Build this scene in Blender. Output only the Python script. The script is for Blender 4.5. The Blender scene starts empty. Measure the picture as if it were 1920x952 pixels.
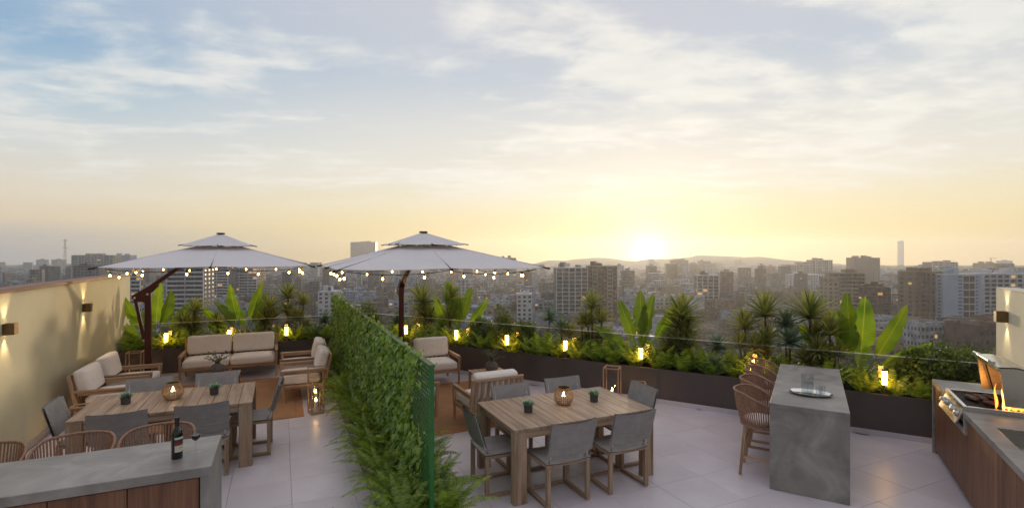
import bpy, math, random
from mathutils import Vector, Matrix, Euler

rnd = random.Random(11)
S = bpy.context.scene
COL = S.collection
R = math.radians

# ------------------------------------------------------------------ camera
cam_data = bpy.data.cameras.new('camera')
cam = bpy.data.objects.new('camera', cam_data)
COL.objects.link(cam)
cam.location = (0, 0, 2.5)
cam.rotation_euler = (R(90), 0, 0)
cam_data.sensor_width = 36.0
cam_data.lens = 36.0 * 950 / 1920
cam_data.clip_start = 0.05
cam_data.clip_end = 20000
S.camera = cam

# ------------------------------------------------------------------ render settings / exposure
S.render.engine = 'CYCLES'
S.cycles.use_denoising = True
S.cycles.max_bounces = 8
S.cycles.diffuse_bounces = 4
S.cycles.glossy_bounces = 3
S.cycles.transmission_bounces = 6
S.cycles.transparent_max_bounces = 24
S.cycles.volume_bounces = 1
S.cycles.sample_clamp_indirect = 6.0
S.view_settings.view_transform = 'Standard'
S.view_settings.look = 'None'
S.view_settings.exposure = 0.0
S.view_settings.gamma = 1.0
S.view_settings.use_curve_mapping = False


def lin(r, g, b):
    f = lambda c: (c / 255 / 12.92) if c / 255 <= 0.04045 else ((c / 255 + 0.055) / 1.055) ** 2.4
    return (f(r), f(g), f(b), 1.0)


# ------------------------------------------------------------------ node helper
class NT:
    def __init__(s, tree):
        s.t = tree
        s.n = tree.nodes
        s.l = tree.links

    def node(s, typ, props=None, **ins):
        n = s.n.new(typ)
        for k, v in (props or {}).items():
            setattr(n, k, v)
        for k, v in ins.items():
            key = int(k[1:]) if k[0] == 'i' and k[1:].isdigit() else k.replace('_', ' ')
            s.set(n, key, v)
        return n

    def set(s, n, key, v):
        if isinstance(v, bpy.types.NodeSocket):
            s.l.new(v, n.inputs[key])
        elif isinstance(v, bpy.types.Node):
            s.l.new(v.outputs[0], n.inputs[key])
        else:
            n.inputs[key].default_value = v

    def math(s, op, a, b=0.0, c=0.0, clamp=False):
        return s.node('ShaderNodeMath', {'operation': op, 'use_clamp': clamp}, i0=a, i1=b, i2=c).outputs[0]

    def vmath(s, op, a, b=None):
        n = s.node('ShaderNodeVectorMath', {'operation': op}, i0=a)
        if b is not None:
            s.set(n, 1, b)
        return n

    def ramp(s, fac, stops, interp='LINEAR'):
        n = s.node('ShaderNodeValToRGB', None, Fac=fac)
        cr = n.color_ramp
        cr.interpolation = interp
        while len(cr.elements) < len(stops):
            cr.elements.new(0.5)
        for e, (p, c) in zip(cr.elements, stops):
            e.position = p
            e.color = c if len(c) == 4 else (*c, 1)
        return n.outputs[0]

    def mix(s, fac, a, b, blend='MIX'):
        n = s.node('ShaderNodeMix', {'data_type': 'RGBA', 'blend_type': blend})
        s.set(n, 0, fac)
        s.set(n, 6, a)
        s.set(n, 7, b)
        return n.outputs[2]

    def maprange(s, v, a, b, c=0.0, d=1.0, smooth=False):
        return s.node('ShaderNodeMapRange', {'interpolation_type': 'SMOOTHSTEP' if smooth else 'LINEAR'},
                      i0=v, i1=a, i2=b, i3=c, i4=d).outputs[0]


# ------------------------------------------------------------------ world: hazy sunset sky with thin cloud
SUN_AZ = 15.0          # degrees to the right of the view axis
SUN_EL = 2.0
world = bpy.data.worlds.new('World')
S.world = world
world.use_nodes = True
w = NT(world.node_tree)
w.n.clear()
tc = w.node('ShaderNodeTexCoord')
D = w.vmath('NORMALIZE', tc.outputs['Generated']).outputs[0]
sep = w.node('ShaderNodeSeparateXYZ', None, i0=D)
dx, dy, dz = sep.outputs[0], sep.outputs[1], sep.outputs[2]
az = R(SUN_AZ)
hor = w.vmath('NORMALIZE', w.node('ShaderNodeCombineXYZ', None, X=dx, Y=dy, Z=0.0).outputs[0]).outputs[0]
cosaz = w.vmath('DOT_PRODUCT', hor, (math.sin(az), math.cos(az), 0)).outputs['Value']
toward = w.maprange(cosaz, 0.42, 0.96, 0, 1, True)
t = w.maprange(dz, 0.0, 0.6)
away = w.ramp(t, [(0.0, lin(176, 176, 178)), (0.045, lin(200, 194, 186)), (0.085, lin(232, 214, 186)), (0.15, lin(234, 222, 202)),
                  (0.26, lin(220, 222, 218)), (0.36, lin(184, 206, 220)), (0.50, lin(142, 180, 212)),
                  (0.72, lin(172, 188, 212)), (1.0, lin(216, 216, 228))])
near = w.ramp(t, [(0.0, lin(246, 213, 143)), (0.05, lin(250, 225, 158)), (0.13, lin(249, 233, 188)), (0.24, lin(243, 237, 222)),
                  (0.40, lin(228, 228, 225)), (0.54, lin(202, 211, 221)), (0.72, lin(206, 209, 219)), (1.0, lin(216, 216, 228))])
grad = w.mix(toward, away, near)
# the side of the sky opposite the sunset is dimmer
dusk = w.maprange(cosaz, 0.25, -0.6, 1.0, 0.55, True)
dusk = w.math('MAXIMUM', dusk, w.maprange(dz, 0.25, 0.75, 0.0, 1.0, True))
CLX, CLY = 12.7, 5.1
# thin cloud layer, projected on a plane high above
den = w.math('ADD', w.math('MAXIMUM', dz, 0.0), 0.10)
pl = w.node('ShaderNodeCombineXYZ', None, X=w.math('DIVIDE', dx, den), Y=w.math('DIVIDE', dy, den), Z=0.0).outputs[0]
rot = w.node('ShaderNodeMapping', None, Vector=pl, Location=(CLX, CLY, 0), Rotation=(0, 0, R(-14)), Scale=(0.80, 1.15, 1)).outputs[0]
n1 = w.node('ShaderNodeTexNoise', None, Vector=rot, Scale=1.5, Detail=9.0, Roughness=0.56, Distortion=0.25).outputs[0]
n2 = w.node('ShaderNodeTexNoise', None, Vector=rot, Scale=0.42, Detail=2.0, Roughness=0.5).outputs[0]
n3 = w.node('ShaderNodeTexNoise', None, Vector=rot, Scale=6.0, Detail=6.0, Roughness=0.58, Distortion=0.3).outputs[0]
cov = w.math('ADD', w.math('MULTIPLY', n1, 0.60), w.math('ADD', w.math('MULTIPLY', n2, 0.44), w.math('MULTIPLY', n3, 0.15)))
cov = w.math('ADD', cov, w.math('MULTIPLY', toward, 0.05))
dens = w.maprange(cov, 0.565, 0.70, 0, 1, True)
fade = w.math('MULTIPLY', w.maprange(dz, 0.06, 0.17, 0, 1, True), w.maprange(dz, 0.5, 0.9, 1, 0.5, True))
dens = w.math('MULTIPLY', dens, fade)
ccol = w.mix(toward, lin(240, 239, 234), lin(254, 251, 241))
shade = w.maprange(n3, 0.35, 0.65, 0.94, 1.02)
ccol = w.mix(1.0, ccol, w.node('ShaderNodeCombineColor', None, i0=shade, i1=shade, i2=shade).outputs[0], 'MULTIPLY')
sky = w.mix(w.math('MULTIPLY', dens, 0.74), grad, ccol)
# a little of the physical sky keeps the light of the hemisphere consistent with the low sun
nish = w.node('ShaderNodeTexSky', {'sky_type': 'NISHITA', 'sun_disc': False, 'sun_elevation': R(SUN_EL), 'sun_rotation': R(SUN_AZ),
                                   'altitude': 60, 'air_density': 1.0, 'dust_density': 2.0, 'ozone_density': 1.0}).outputs[0]
nish = w.mix(1.0, nish, (0.07, 0.07, 0.07, 1), 'MULTIPLY')
sky = w.mix(0.06, sky, nish)
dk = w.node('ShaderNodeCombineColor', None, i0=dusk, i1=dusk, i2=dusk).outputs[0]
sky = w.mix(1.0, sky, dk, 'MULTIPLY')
# glow of the low sun behind the haze
gel = R(0.1)
sd = (math.sin(az) * math.cos(gel), math.cos(az) * math.cos(gel), math.sin(gel))
cs = w.math('MAXIMUM', w.vmath('DOT_PRODUCT', D, sd).outputs['Value'], 0.0)
for p, k, c in ((40, 0.10, (1, .84, .5)), (220, 0.34, (1, .80, .42)), (1000, 0.8, (1, .84, .46)), (6000, 3.0, (1, .93, .70))):
    g = w.math('MULTIPLY', w.math('POWER', cs, float(p)), k)
    gc = w.node('ShaderNodeMix', {'data_type': 'RGBA', 'blend_type': 'MULTIPLY'})
    w.set(gc, 0, 1.0)
    w.set(gc, 6, w.node('ShaderNodeCombineColor', None, i0=g, i1=g, i2=g).outputs[0])
    w.set(gc, 7, (*c, 1))
    sky = w.mix(1.0, sky, gc.outputs[2], 'ADD')
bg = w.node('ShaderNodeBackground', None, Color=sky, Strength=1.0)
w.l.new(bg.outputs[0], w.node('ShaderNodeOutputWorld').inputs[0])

# ------------------------------------------------------------------ sun lamp
sl = bpy.data.lights.new('sun', 'SUN')
sl.energy = 2.6
sl.angle = R(3.0)
sl.color = (1.0, 0.77, 0.50)
sun = bpy.data.objects.new('sun', sl)
COL.objects.link(sun)
sun.rotation_euler = (R(90 - SUN_EL), 0, R(180 - SUN_AZ))
sun.location = (60, 200, 60)


# ================================================================== helpers: objects
def tag(o, label=None, cat=None, group=None, kind=None):
    if label:
        o['label'] = label
    if cat:
        o['category'] = cat
    if group:
        o['group'] = group
    if kind:
        o['kind'] = kind
    return o


def thing(name, loc, rz, label, cat, group=None):
    o = bpy.data.objects.new(name, None)
    o.empty_display_size = 0.2
    COL.objects.link(o)
    o.location = loc
    o.rotation_euler = (0, 0, rz)
    return tag(o, label, cat, group)


def link(name, me, parent=None, loc=(0, 0, 0), rot=(0, 0, 0), scale=(1, 1, 1)):
    o = bpy.data.objects.new(name, me)
    COL.objects.link(o)
    o.parent = parent
    o.location = loc
    o.rotation_euler = rot
    o.scale = scale
    return o


KIDS = {}


def copy_tree(o, parent=None):
    c = o.copy()
    COL.objects.link(c)
    c.parent = parent
    for ch in [x for x in o.children]:
        copy_tree(ch, c)
    return c


def place(proto, first, loc, rz, label, group=None, cat=None):
    o = proto if first else copy_tree(proto)
    o.location = loc
    o.rotation_euler = (0, 0, rz)
    tag(o, label, cat, group)
    return o


class MB:
    def __init__(s):
        s.v = []
        s.f = []
        s.m = []

    def add(s, vs, fs, T=None, mi=0, orient=False):
        b = len(s.v)
        vs = [Vector(p) for p in vs]
        if orient:
            c = sum(vs, Vector()) / len(vs)
            out = []
            for f in fs:
                p = [vs[i] for i in f]
                n = Vector()
                for i in range(len(p)):
                    a, d = p[i], p[(i + 1) % len(p)]
                    n += Vector(((a.y - d.y) * (a.z + d.z), (a.z - d.z) * (a.x + d.x), (a.x - d.x) * (a.y + d.y)))
                fc = sum(p, Vector()) / len(p)
                out.append(tuple(f) if n.dot(fc - c) >= 0 else tuple(reversed(f)))
            fs = out
        if T is not None:
            vs = [T @ p for p in vs]
        s.v += [tuple(p) for p in vs]
        s.f += [tuple(i + b for i in f) for f in fs]
        s.m += [mi] * len(fs)
        return s

    def box(s, x0, x1, y0, y1, z0, z1, b=0.0, T=None, mi=0):
        if b <= 0:
            vs = [(x, y, z) for x in (x0, x1) for y in (y0, y1) for z in (z0, z1)]
            fs = [(0, 1, 3, 2), (4, 6, 7, 5), (0, 4, 5, 1), (2, 3, 7, 6), (0, 2, 6, 4), (1, 5, 7, 3)]
            return s.add(vs, fs, T, mi)
        X = ((x0, x0 + b), (x1, x1 - b))
        Y = ((y0, y0 + b), (y1, y1 - b))
        Z = ((z0, z0 + b), (z1, z1 - b))
        idx = {}
        vs = []
        for i in (0, 1):
            for j in (0, 1):
                for k in (0, 1):
                    for a in range(3):
                        idx[i, j, k, a] = len(vs)
                        vs.append((X[i][0 if a == 0 else 1], Y[j][0 if a == 1 else 1], Z[k][0 if a == 2 else 1]))
        fs = []
        for i in (0, 1):
            fs.append([idx[i, j, k, 0] for j, k in ((0, 0), (1, 0), (1, 1), (0, 1))])
            fs.append([idx[j, i, k, 1] for j, k in ((0, 0), (1, 0), (1, 1), (0, 1))])
            fs.append([idx[j, k, i, 2] for j, k in ((0, 0), (1, 0), (1, 1), (0, 1))])
            for j in (0, 1):
                fs.append([idx[i, j, 0, 0], idx[i, j, 1, 0], idx[i, j, 1, 1], idx[i, j, 0, 1]])
                fs.append([idx[i, 0, j, 0], idx[i, 1, j, 0], idx[i, 1, j, 2], idx[i, 0, j, 2]])
                fs.append([idx[0, i, j, 1], idx[1, i, j, 1], idx[1, i, j, 2], idx[0, i, j, 2]])
                for k in (0, 1):
                    fs.append([idx[i, j, k, 0], idx[i, j, k, 1], idx[i, j, k, 2]])
        return s.add(vs, fs, T, mi, True)

    def beam(s, p, q, wd, ht, w2=None, h2=None, up=(0, 0, 1), b=0.004, mi=0):
        p, q = Vector(p), Vector(q)
        d = (q - p).normalized()
        up = Vector(up)
        if abs(d.dot(up)) > 0.98:
            up = Vector((0, 1, 0)) if abs(d.y) < 0.9 else Vector((1, 0, 0))
        x = d.cross(up).normalized()
        y = x.cross(d)
        w2 = wd if w2 is None else w2
        h2 = ht if h2 is None else h2
        vs = []
        for c, ww, hh in ((p, wd, ht), (q, w2, h2)):
            a, e = ww / 2, hh / 2
            bb = min(b, a * .45, e * .45)
            for sx, sy in ((a - bb, e), (-a + bb, e), (-a, e - bb), (-a, -e + bb), (-a + bb, -e), (a - bb, -e), (a, -e + bb), (a, e - bb)):
                vs.append(c + x * sx + y * sy)
        fs = [(i, (i + 1) % 8, 8 + (i + 1) % 8, 8 + i) for i in range(8)] + [tuple(range(8)), tuple(range(8, 16))]
        return s.add(vs, fs, None, mi, True)

    def tube(s, pts, r, n=8, closed=False, mi=0):
        pts = [Vector(p) for p in pts]
        m = len(pts)
        rr = r if isinstance(r, (list, tuple)) else [r] * m
        vs, fs = [], []
        prev = None
        for i, p in enumerate(pts):
            if closed:
                d = (pts[(i + 1) % m] - pts[i - 1]).normalized()
            else:
                d = (pts[min(i + 1, m - 1)] - pts[max(i - 1, 0)]).normalized()
            if prev is None:
                a = Vector((0, 0, 1)) if abs(d.z) < .9 else Vector((1, 0, 0))
                x = d.cross(a).normalized()
            else:
                x = (prev - d * prev.dot(d)).normalized()
            prev = x
            y = d.cross(x)
            for k in range(n):
                an = 2 * math.pi * k / n
                vs.append(p + (x * math.cos(an) + y * math.sin(an)) * rr[i])
        for i in range(m if closed else m - 1):
            j = (i + 1) % m
            for k in range(n):
                fs.append((i * n + k, i * n + (k + 1) % n, j * n + (k + 1) % n, j * n + k))
        if not closed:
            fs.append(tuple(reversed(range(n))))
            fs.append(tuple(range((m - 1) * n, m * n)))
        return s.add(vs, fs, None, mi)

    def lathe(s, prof, n=24, c=(0, 0, 0), mi=0, sx=1.0, sy=1.0):
        vs, fs = [], []
        m = len(prof)
        for r, z in prof:
            for k in range(n):
                a = 2 * math.pi * k / n
                vs.append((c[0] + r * sx * math.cos(a), c[1] + r * sy * math.sin(a), c[2] + z))
        for i in range(m - 1):
            for k in range(n):
                fs.append((i * n + k, i * n + (k + 1) % n, (i + 1) * n + (k + 1) % n, (i + 1) * n + k))
        if prof[0][0] > 1e-6:
            fs.append(tuple(reversed(range(n))))
        if prof[-1][0] > 1e-6:
            fs.append(tuple(range((m - 1) * n, m * n)))
        return s.add(vs, fs, None, mi)

    def prism(s, poly, z0, z1, mi=0, T=None):
        n = len(poly)
        ar = sum(poly[i][0] * poly[(i + 1) % n][1] - poly[(i + 1) % n][0] * poly[i][1] for i in range(n))
        if ar < 0:
            poly = list(reversed(poly))
        vs = [(x, y, z0) for x, y in poly] + [(x, y, z1) for x, y in poly]
        fs = [(i, (i + 1) % n, n + (i + 1) % n, n + i) for i in range(n)] + [tuple(reversed(range(n))), tuple(range(n, 2 * n))]
        return s.add(vs, fs, T, mi)

    def sphere(s, c, r, n=12, m=8, sz=1.0, mi=0):
        prof = [(r * math.sin(math.pi * i / m), -r * sz * math.cos(math.pi * i / m)) for i in range(m + 1)]
        prof[0] = (1e-5, prof[0][1])
        prof[-1] = (1e-5, prof[-1][1])
        return s.lathe(prof, n, c, mi)

    def cushion(s, x0, x1, y0, y1, z0, z1, r=0.05, puff=0.03, n=10, T=None):
        cx, cy, cz = (x0 + x1) / 2, (y0 + y1) / 2, (z0 + z1) / 2
        hx, hy, hz = (x1 - x0) / 2, (y1 - y0) / 2, (z1 - z0) / 2
        r = min(r, hx * .95, hy * .95, hz * .95)
        idx, vs, fs = {}, [], []

        def pt(a, b, c):
            k = (round(a, 4), round(b, 4), round(c, 4))
            if k in idx:
                return idx[k]
            p = Vector((a * hx, b * hy, c * hz))
            q = Vector((max(-hx + r, min(hx - r, p.x)), max(-hy + r, min(hy - r, p.y)), max(-hz + r, min(hz - r, p.z))))
            d = p - q
            if d.length > 1e-9:
                d = d.normalized() * r
            p = q + d
            small = min(hx, hy, hz)
            if small == hz:
                p.z += (1 if c > 0 else -1) * puff * (1 - a * a) * (1 - b * b) * abs(c)
            else:
                p.y += (1 if b > 0 else -1) * puff * (1 - a * a) * (1 - c * c) * abs(b)
            idx[k] = len(vs)
            vs.append((cx + p.x, cy + p.y, cz + p.z))
            return idx[k]
        g = [math.sin((i / n - .5) * math.pi * .86) / math.sin(.43 * math.pi) for i in range(n + 1)]
        for ax in range(3):
            for sg in (-1, 1):
                for i in range(n):
                    for j in range(n):
                        q = []
                        for a, b in ((i, j), (i + 1, j), (i + 1, j + 1), (i, j + 1)):
                            uv = [g[a], g[b]]
                            uv.insert(ax, sg)
                            q.append(pt(*uv))
                        if (sg > 0) != (ax == 1):
                            fs.append(tuple(q))
                        else:
                            fs.append(tuple(reversed(q)))
        return s.add(vs, fs, T)

    def mesh(s, name, mat=None, smooth=None):
        me = bpy.data.meshes.new(name)
        me.from_pydata(s.v, [], s.f)
        mats = mat if isinstance(mat, (list, tuple)) else [mat]
        for x in mats:
            if x:
                me.materials.append(x)
        if len(mats) > 1:
            me.polygons.foreach_set('material_index', s.m)
        if smooth is not None:
            me.polygons.foreach_set('use_smooth', [True] * len(s.f))
            if smooth < 179:
                me.set_sharp_from_angle(angle=R(smooth))
        me.update()
        return me

    def build(s, name, mat, parent=None, smooth=None, loc=(0, 0, 0), rot=(0, 0, 0)):
        return link(name, s.mesh(name, mat, smooth), parent, loc, rot)


# ================================================================== materials
def new_mat(name):
    m = bpy.data.materials.new(name)
    m.use_nodes = True
    nt = NT(m.node_tree)
    nt.n.clear()
    out = nt.node('ShaderNodeOutputMaterial')
    return m, nt, out


def coords(nt, stretch=(1, 1, 1), rand=0.0, world=False):
    if world:
        v = nt.node('ShaderNodeNewGeometry').outputs['Position']
    else:
        v = nt.node('ShaderNodeTexCoord').outputs['Object']
    if rand:
        oi = nt.node('ShaderNodeObjectInfo').outputs['Random']
        off = nt.math('MULTIPLY', oi, rand)
        v = nt.vmath('ADD', v, nt.node('ShaderNodeCombineXYZ', None, X=off, Y=off, Z=off).outputs[0]).outputs[0]
    return nt.node('ShaderNodeMapping', None, Vector=v, Scale=stretch).outputs[0]


def M(name, c1, c2=None, scale=6.0, stretch=(1, 1, 1), rough=0.6, rough2=None, metal=0.0, bump=0.0, bscale=60.0, detail=6.0,
      lo=0.35, hi=0.65, spec=0.5, rand=0.0, vary=0.0, world=False, bstretch=None, dist=0.0, coat=0.0, sheen=0.0, wrinkle=0.0):
    m, nt, out = new_mat(name)
    p = nt.node('ShaderNodeBsdfPrincipled')
    v = coords(nt, stretch, rand, world)
    n = nt.node('ShaderNodeTexNoise', None, Vector=v, Scale=scale, Detail=detail, Roughness=0.6, Distortion=dist).outputs[0]
    c2 = c2 or c1
    col = nt.ramp(n, [(lo, (*c1[:3], 1)), (hi, (*c2[:3], 1))])
    if vary:
        oi = nt.node('ShaderNodeObjectInfo').outputs['Random']
        k = nt.maprange(oi, 0, 1, 1 - vary, 1 + vary)
        col = nt.mix(1.0, col, nt.node('ShaderNodeCombineColor', None, i0=k, i1=k, i2=k).outputs[0], 'MULTIPLY')
    nt.set(p, 'Base Color', col)
    nt.set(p, 'Roughness', rough if rough2 is None else nt.maprange(n, lo, hi, rough, rough2))
    nt.set(p, 'Metallic', metal)
    nt.set(p, 'Specular IOR Level', spec)
    if coat:
        nt.set(p, 'Coat Weight', coat)
    if sheen:
        nt.set(p, 'Sheen Weight', sheen)
    if bump:
        bv = coords(nt, bstretch or stretch, rand, world)
        bn = nt.node('ShaderNodeTexNoise', None, Vector=bv, Scale=bscale, Detail=4.0, Roughness=0.6).outputs[0]
        nb = nt.node('ShaderNodeBump', None, Strength=bump, Distance=0.01, Height=bn)
        if wrinkle:
            wn = nt.node('ShaderNodeTexNoise', None, Vector=bv, Scale=6.0, Detail=3.0, Roughness=0.5, Distortion=1.6).outputs[0]
            nt.set(nb, 'Normal', nt.node('ShaderNodeBump', None, Strength=wrinkle, Distance=0.04, Height=wn).outputs[0])
        nt.set(p, 'Normal', nb.outputs[0])
    nt.l.new(p.outputs[0], out.inputs[0])
    return m


def wood(name, c1, c2, axis, scale=1.0, rough=0.55, c3=None):
    """long grain along the given axis, with darker figure lines"""
    m, nt, out = new_mat(name)
    st = [14.0, 14.0, 14.0]
    st[axis] = 0.9
    v = coords(nt, tuple(x * scale for x in st), 7.0)
    big = nt.node('ShaderNodeTexNoise', None, Vector=v, Scale=1.0, Detail=5.0, Roughness=0.62, Distortion=0.7).outputs[0]
    st2 = [110.0, 110.0, 110.0]
    st2[axis] = 4.0
    v2 = coords(nt, tuple(x * scale for x in st2), 7.0)
    fine = nt.node('ShaderNodeTexNoise', None, Vector=v2, Scale=1.0, Detail=4.0, Roughness=0.7).outputs[0]
    col = nt.ramp(big, [(0.30, c2), (0.47, c1), (0.62, c3 or c1), (0.75, c2)])
    k = nt.maprange(fine, 0.3, 0.7, 0.74, 1.14)
    oi = nt.node('ShaderNodeObjectInfo').outputs['Random']
    k = nt.math('MULTIPLY', k, nt.maprange(oi, 0, 1, 0.86, 1.12))
    col = nt.mix(1.0, col, nt.node('ShaderNodeCombineColor', None, i0=k, i1=k, i2=k).outputs[0], 'MULTIPLY')
    p = nt.node('ShaderNodeBsdfPrincipled', None, Base_Color=col, Roughness=rough)
    nt.set(p, 'Normal', nt.node('ShaderNodeBump', None, Strength=0.25, Distance=0.004, Height=fine).outputs[0])
    nt.l.new(p.outputs[0], out.inputs[0])
    return m


def emit(name, c, strength):
    m, nt, out = new_mat(name)
    nt.l.new(nt.node('ShaderNodeEmission', None, Color=(*c, 1), Strength=strength).outputs[0], out.inputs[0])
    return m


def leafmat(name, c1, c2, trans=0.35, scale=4.0, rough=0.45, tcol=None, edge=None, island=False, veins=False):
    m, nt, out = new_mat(name)
    v = coords(nt, (1, 1, 1), 9.0)
    n = nt.node('ShaderNodeTexNoise', None, Vector=v, Scale=scale, Detail=4.0).outputs[0]
    if island:
        ri = nt.node('ShaderNodeNewGeometry').outputs['Random Per Island']
        n = nt.math('ADD', nt.math('MULTIPLY', n, 0.45), nt.math('MULTIPLY', ri, 0.55))
    col = nt.ramp(n, [(0.25, c1), (0.72, c2)])
    if veins:
        vv = nt.node('ShaderNodeTexCoord').outputs['Object']
        q = nt.node('ShaderNodeSeparateXYZ', None, i0=vv)
        ax = nt.math('ABSOLUTE', q.outputs[0])
        ph = nt.math('MULTIPLY', nt.math('SUBTRACT', q.outputs[2], nt.math('MULTIPLY', ax, .5)), 260.0)
        k = nt.maprange(nt.math('SINE', ph), -1, 1, .80, 1.10)
        col = nt.mix(1.0, col, nt.node('ShaderNodeCombineColor', None, i0=k, i1=k, i2=k).outputs[0], 'MULTIPLY')
        rib = nt.maprange(ax, 0.003, 0.008, 1, 0)
        col = nt.mix(nt.math('MULTIPLY', rib, .6), col, lin(168, 176, 84))
        oi = nt.node('ShaderNodeObjectInfo').outputs['Random']
        kk = nt.maprange(oi, 0, 1, .62, 1.12)
        col = nt.mix(1.0, col, nt.node('ShaderNodeCombineColor', None, i0=kk, i1=kk, i2=kk).outputs[0], 'MULTIPLY')
    p = nt.node('ShaderNodeBsdfPrincipled', None, Base_Color=col, Roughness=rough)
    tr = nt.node('ShaderNodeBsdfTranslucent')
    if tcol:
        nt.set(tr, 'Color', tcol)
    else:
        nt.set(tr, 'Color', nt.mix(1.0, col, (1.9, 1.75, 0.8, 1), 'MULTIPLY'))
    mx = nt.node('ShaderNodeMixShader', None, Fac=trans)
    nt.l.new(p.outputs[0], mx.inputs[1])
    nt.l.new(tr.outputs[0], mx.inputs[2])
    nt.l.new(mx.outputs[0], out.inputs[0])
    return m


def thin_glass(name, tint, refl=0.9, rough=0.0, ior=1.45):
    m, nt, out = new_mat(name)
    tr = nt.node('ShaderNodeBsdfTransparent', None, Color=tint)
    gl = nt.node('ShaderNodeBsdfGlossy', None, Color=(refl, refl, refl, 1), Roughness=rough)
    fr = nt.node('ShaderNodeFresnel', None, IOR=ior)
    front = nt.math('SUBTRACT', 1.0, nt.node('ShaderNodeNewGeometry').outputs['Backfacing'])
    mx = nt.node('ShaderNodeMixShader', None, Fac=nt.math('MULTIPLY', fr.outputs[0], front))
    nt.l.new(tr.outputs[0], mx.inputs[1])
    nt.l.new(gl.outputs[0], mx.inputs[2])
    nt.l.new(mx.outputs[0], out.inputs[0])
    return m


def glass(name, col=(1, 1, 1, 1), ior=1.45, rough=0.0):
    m, nt, out = new_mat(name)
    nt.l.new(nt.node('ShaderNodeBsdfGlass', None, Color=col, IOR=ior, Roughness=rough).outputs[0], out.inputs[0])
    return m


TK1, TK2, TK3 = lin(178, 142, 112), lin(144, 110, 84), lin(194, 160, 128)
WX = [wood('teak_grain_%s' % a, TK1, TK2, i, 1.0, 0.5, TK3) for i, a in enumerate('xyz')]
GK1, GK2, GK3 = lin(166, 138, 112), lin(134, 108, 86), lin(184, 158, 132)
TX = [wood('weathered_teak_grain_%s' % a, GK1, GK2, i, 1.0, 0.55, GK3) for i, a in enumerate('xyz')]
WALNUT = wood('walnut_panel', lin(126, 86, 62), lin(94, 62, 44), 2, 0.7, 0.5, lin(140, 98, 72))
def tile_mat():
    m, nt, out = new_mat('porcelain_tile')
    v = coords(nt, (1, 1, 1), 30)
    n = nt.node('ShaderNodeTexNoise', None, Vector=v, Scale=1.6, Detail=8.0, Roughness=0.6, Distortion=0.3).outputs[0]
    wv = coords(nt, (1, 1, 1), 0, True)
    big = nt.node('ShaderNodeTexNoise', None, Vector=wv, Scale=0.9, Detail=6.0, Roughness=0.65).outputs[0]
    sp = nt.node('ShaderNodeTexNoise', None, Vector=wv, Scale=14.0, Detail=5.0, Roughness=0.7).outputs[0]
    col = nt.ramp(n, [(.35, lin(208, 199, 204)), (.65, lin(217, 208, 213))])
    oi = nt.node('ShaderNodeObjectInfo').outputs['Random']
    k = nt.math('MULTIPLY', nt.maprange(oi, 0, 1, .965, 1.03), nt.math('MULTIPLY', nt.maprange(big, .35, .65, .90, 1.03), nt.maprange(sp, .62, .75, 1.0, .90)))
    col = nt.mix(1.0, col, nt.node('ShaderNodeCombineColor', None, i0=k, i1=k, i2=k).outputs[0], 'MULTIPLY')
    p = nt.node('ShaderNodeBsdfPrincipled', None, Base_Color=col, Roughness=nt.maprange(big, .3, .7, .40, .30))
    nt.set(p, 'Normal', nt.node('ShaderNodeBump', None, Strength=.03, Distance=.01, Height=sp).outputs[0])
    nt.l.new(p.outputs[0], out.inputs[0])
    return m


m_tile = tile_mat()
m_grout = M('grout', lin(186, 178, 180), lin(194, 186, 188), 8, rough=.85)
m_stucco = M('cream_stucco', lin(188, 181, 150), lin(199, 192, 163), 1.2, rough=.85, bump=0.12, bscale=90, world=True)
m_stucco2 = M('pale_stucco', lin(204, 198, 176), lin(212, 207, 186), 3.0, rough=.85, bump=0.12, bscale=90, world=True)
m_cap = wood('brown_cap', lin(134, 98, 76), lin(110, 78, 60), 1, .5, .6)
m_concrete = M('concrete', lin(116, 112, 107), lin(170, 164, 157), 2.6, (1, 1, 1), 0.36, 0.6, bump=0.10, bscale=70, detail=12, dist=.8, lo=.32, hi=.68)
m_planter = M('bronze_steel', lin(84, 75, 72), lin(94, 84, 80), 2.0, rough=.42, rough2=.55, metal=0.15, bump=0.02, bscale=70)
m_soil = M('soil', lin(38, 28, 22), lin(70, 54, 42), 30, rough=.95, bump=.8, bscale=50)
m_frame = M('red_brown_metal', lin(66, 22, 18), lin(78, 28, 22), 4, rough=.38, metal=.2)
m_black = M('black_metal', lin(26, 24, 24), lin(34, 32, 31), 8, rough=.4)
m_bronze = M('brass_lamp', lin(112, 92, 66), lin(128, 106, 78), 12, rough=.35, metal=.75)
m_steel = M('stainless_steel', (0.62, 0.60, 0.57), (0.70, 0.68, 0.65), 3, (1, 60, 1), rough=.22, rough2=.34, metal=1.0)
m_panel = M('brushed_panel', (0.36, 0.35, 0.34), (0.42, 0.41, 0.40), 3, (1, 60, 1), rough=.42, rough2=.5, metal=1.0)
m_darksteel = M('dark_grate', lin(40, 38, 37), lin(58, 54, 52), 20, rough=.45, metal=.7)
m_cush = M('cream_canvas', lin(240, 230, 221), lin(245, 236, 229), 8, rough=.9, bump=.25, bscale=420, sheen=.2, rand=5, wrinkle=.45)
m_sling = M('grey_sling_mesh', lin(146, 141, 138), lin(160, 155, 151), 9, rough=.75, bump=.35, bscale=520, rand=5, wrinkle=.2)
m_white = M('umbrella_canvas', lin(224, 220, 222), lin(232, 228, 230), 3, rough=.85, bump=.06, bscale=14)
m_rope = M('tan_rope', lin(142, 106, 84), lin(174, 134, 110), 45, rough=.8, bump=.5, bscale=260)
m_pot = M('charcoal_pot', lin(62, 62, 62), lin(74, 73, 72), 14, rough=.7)
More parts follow.
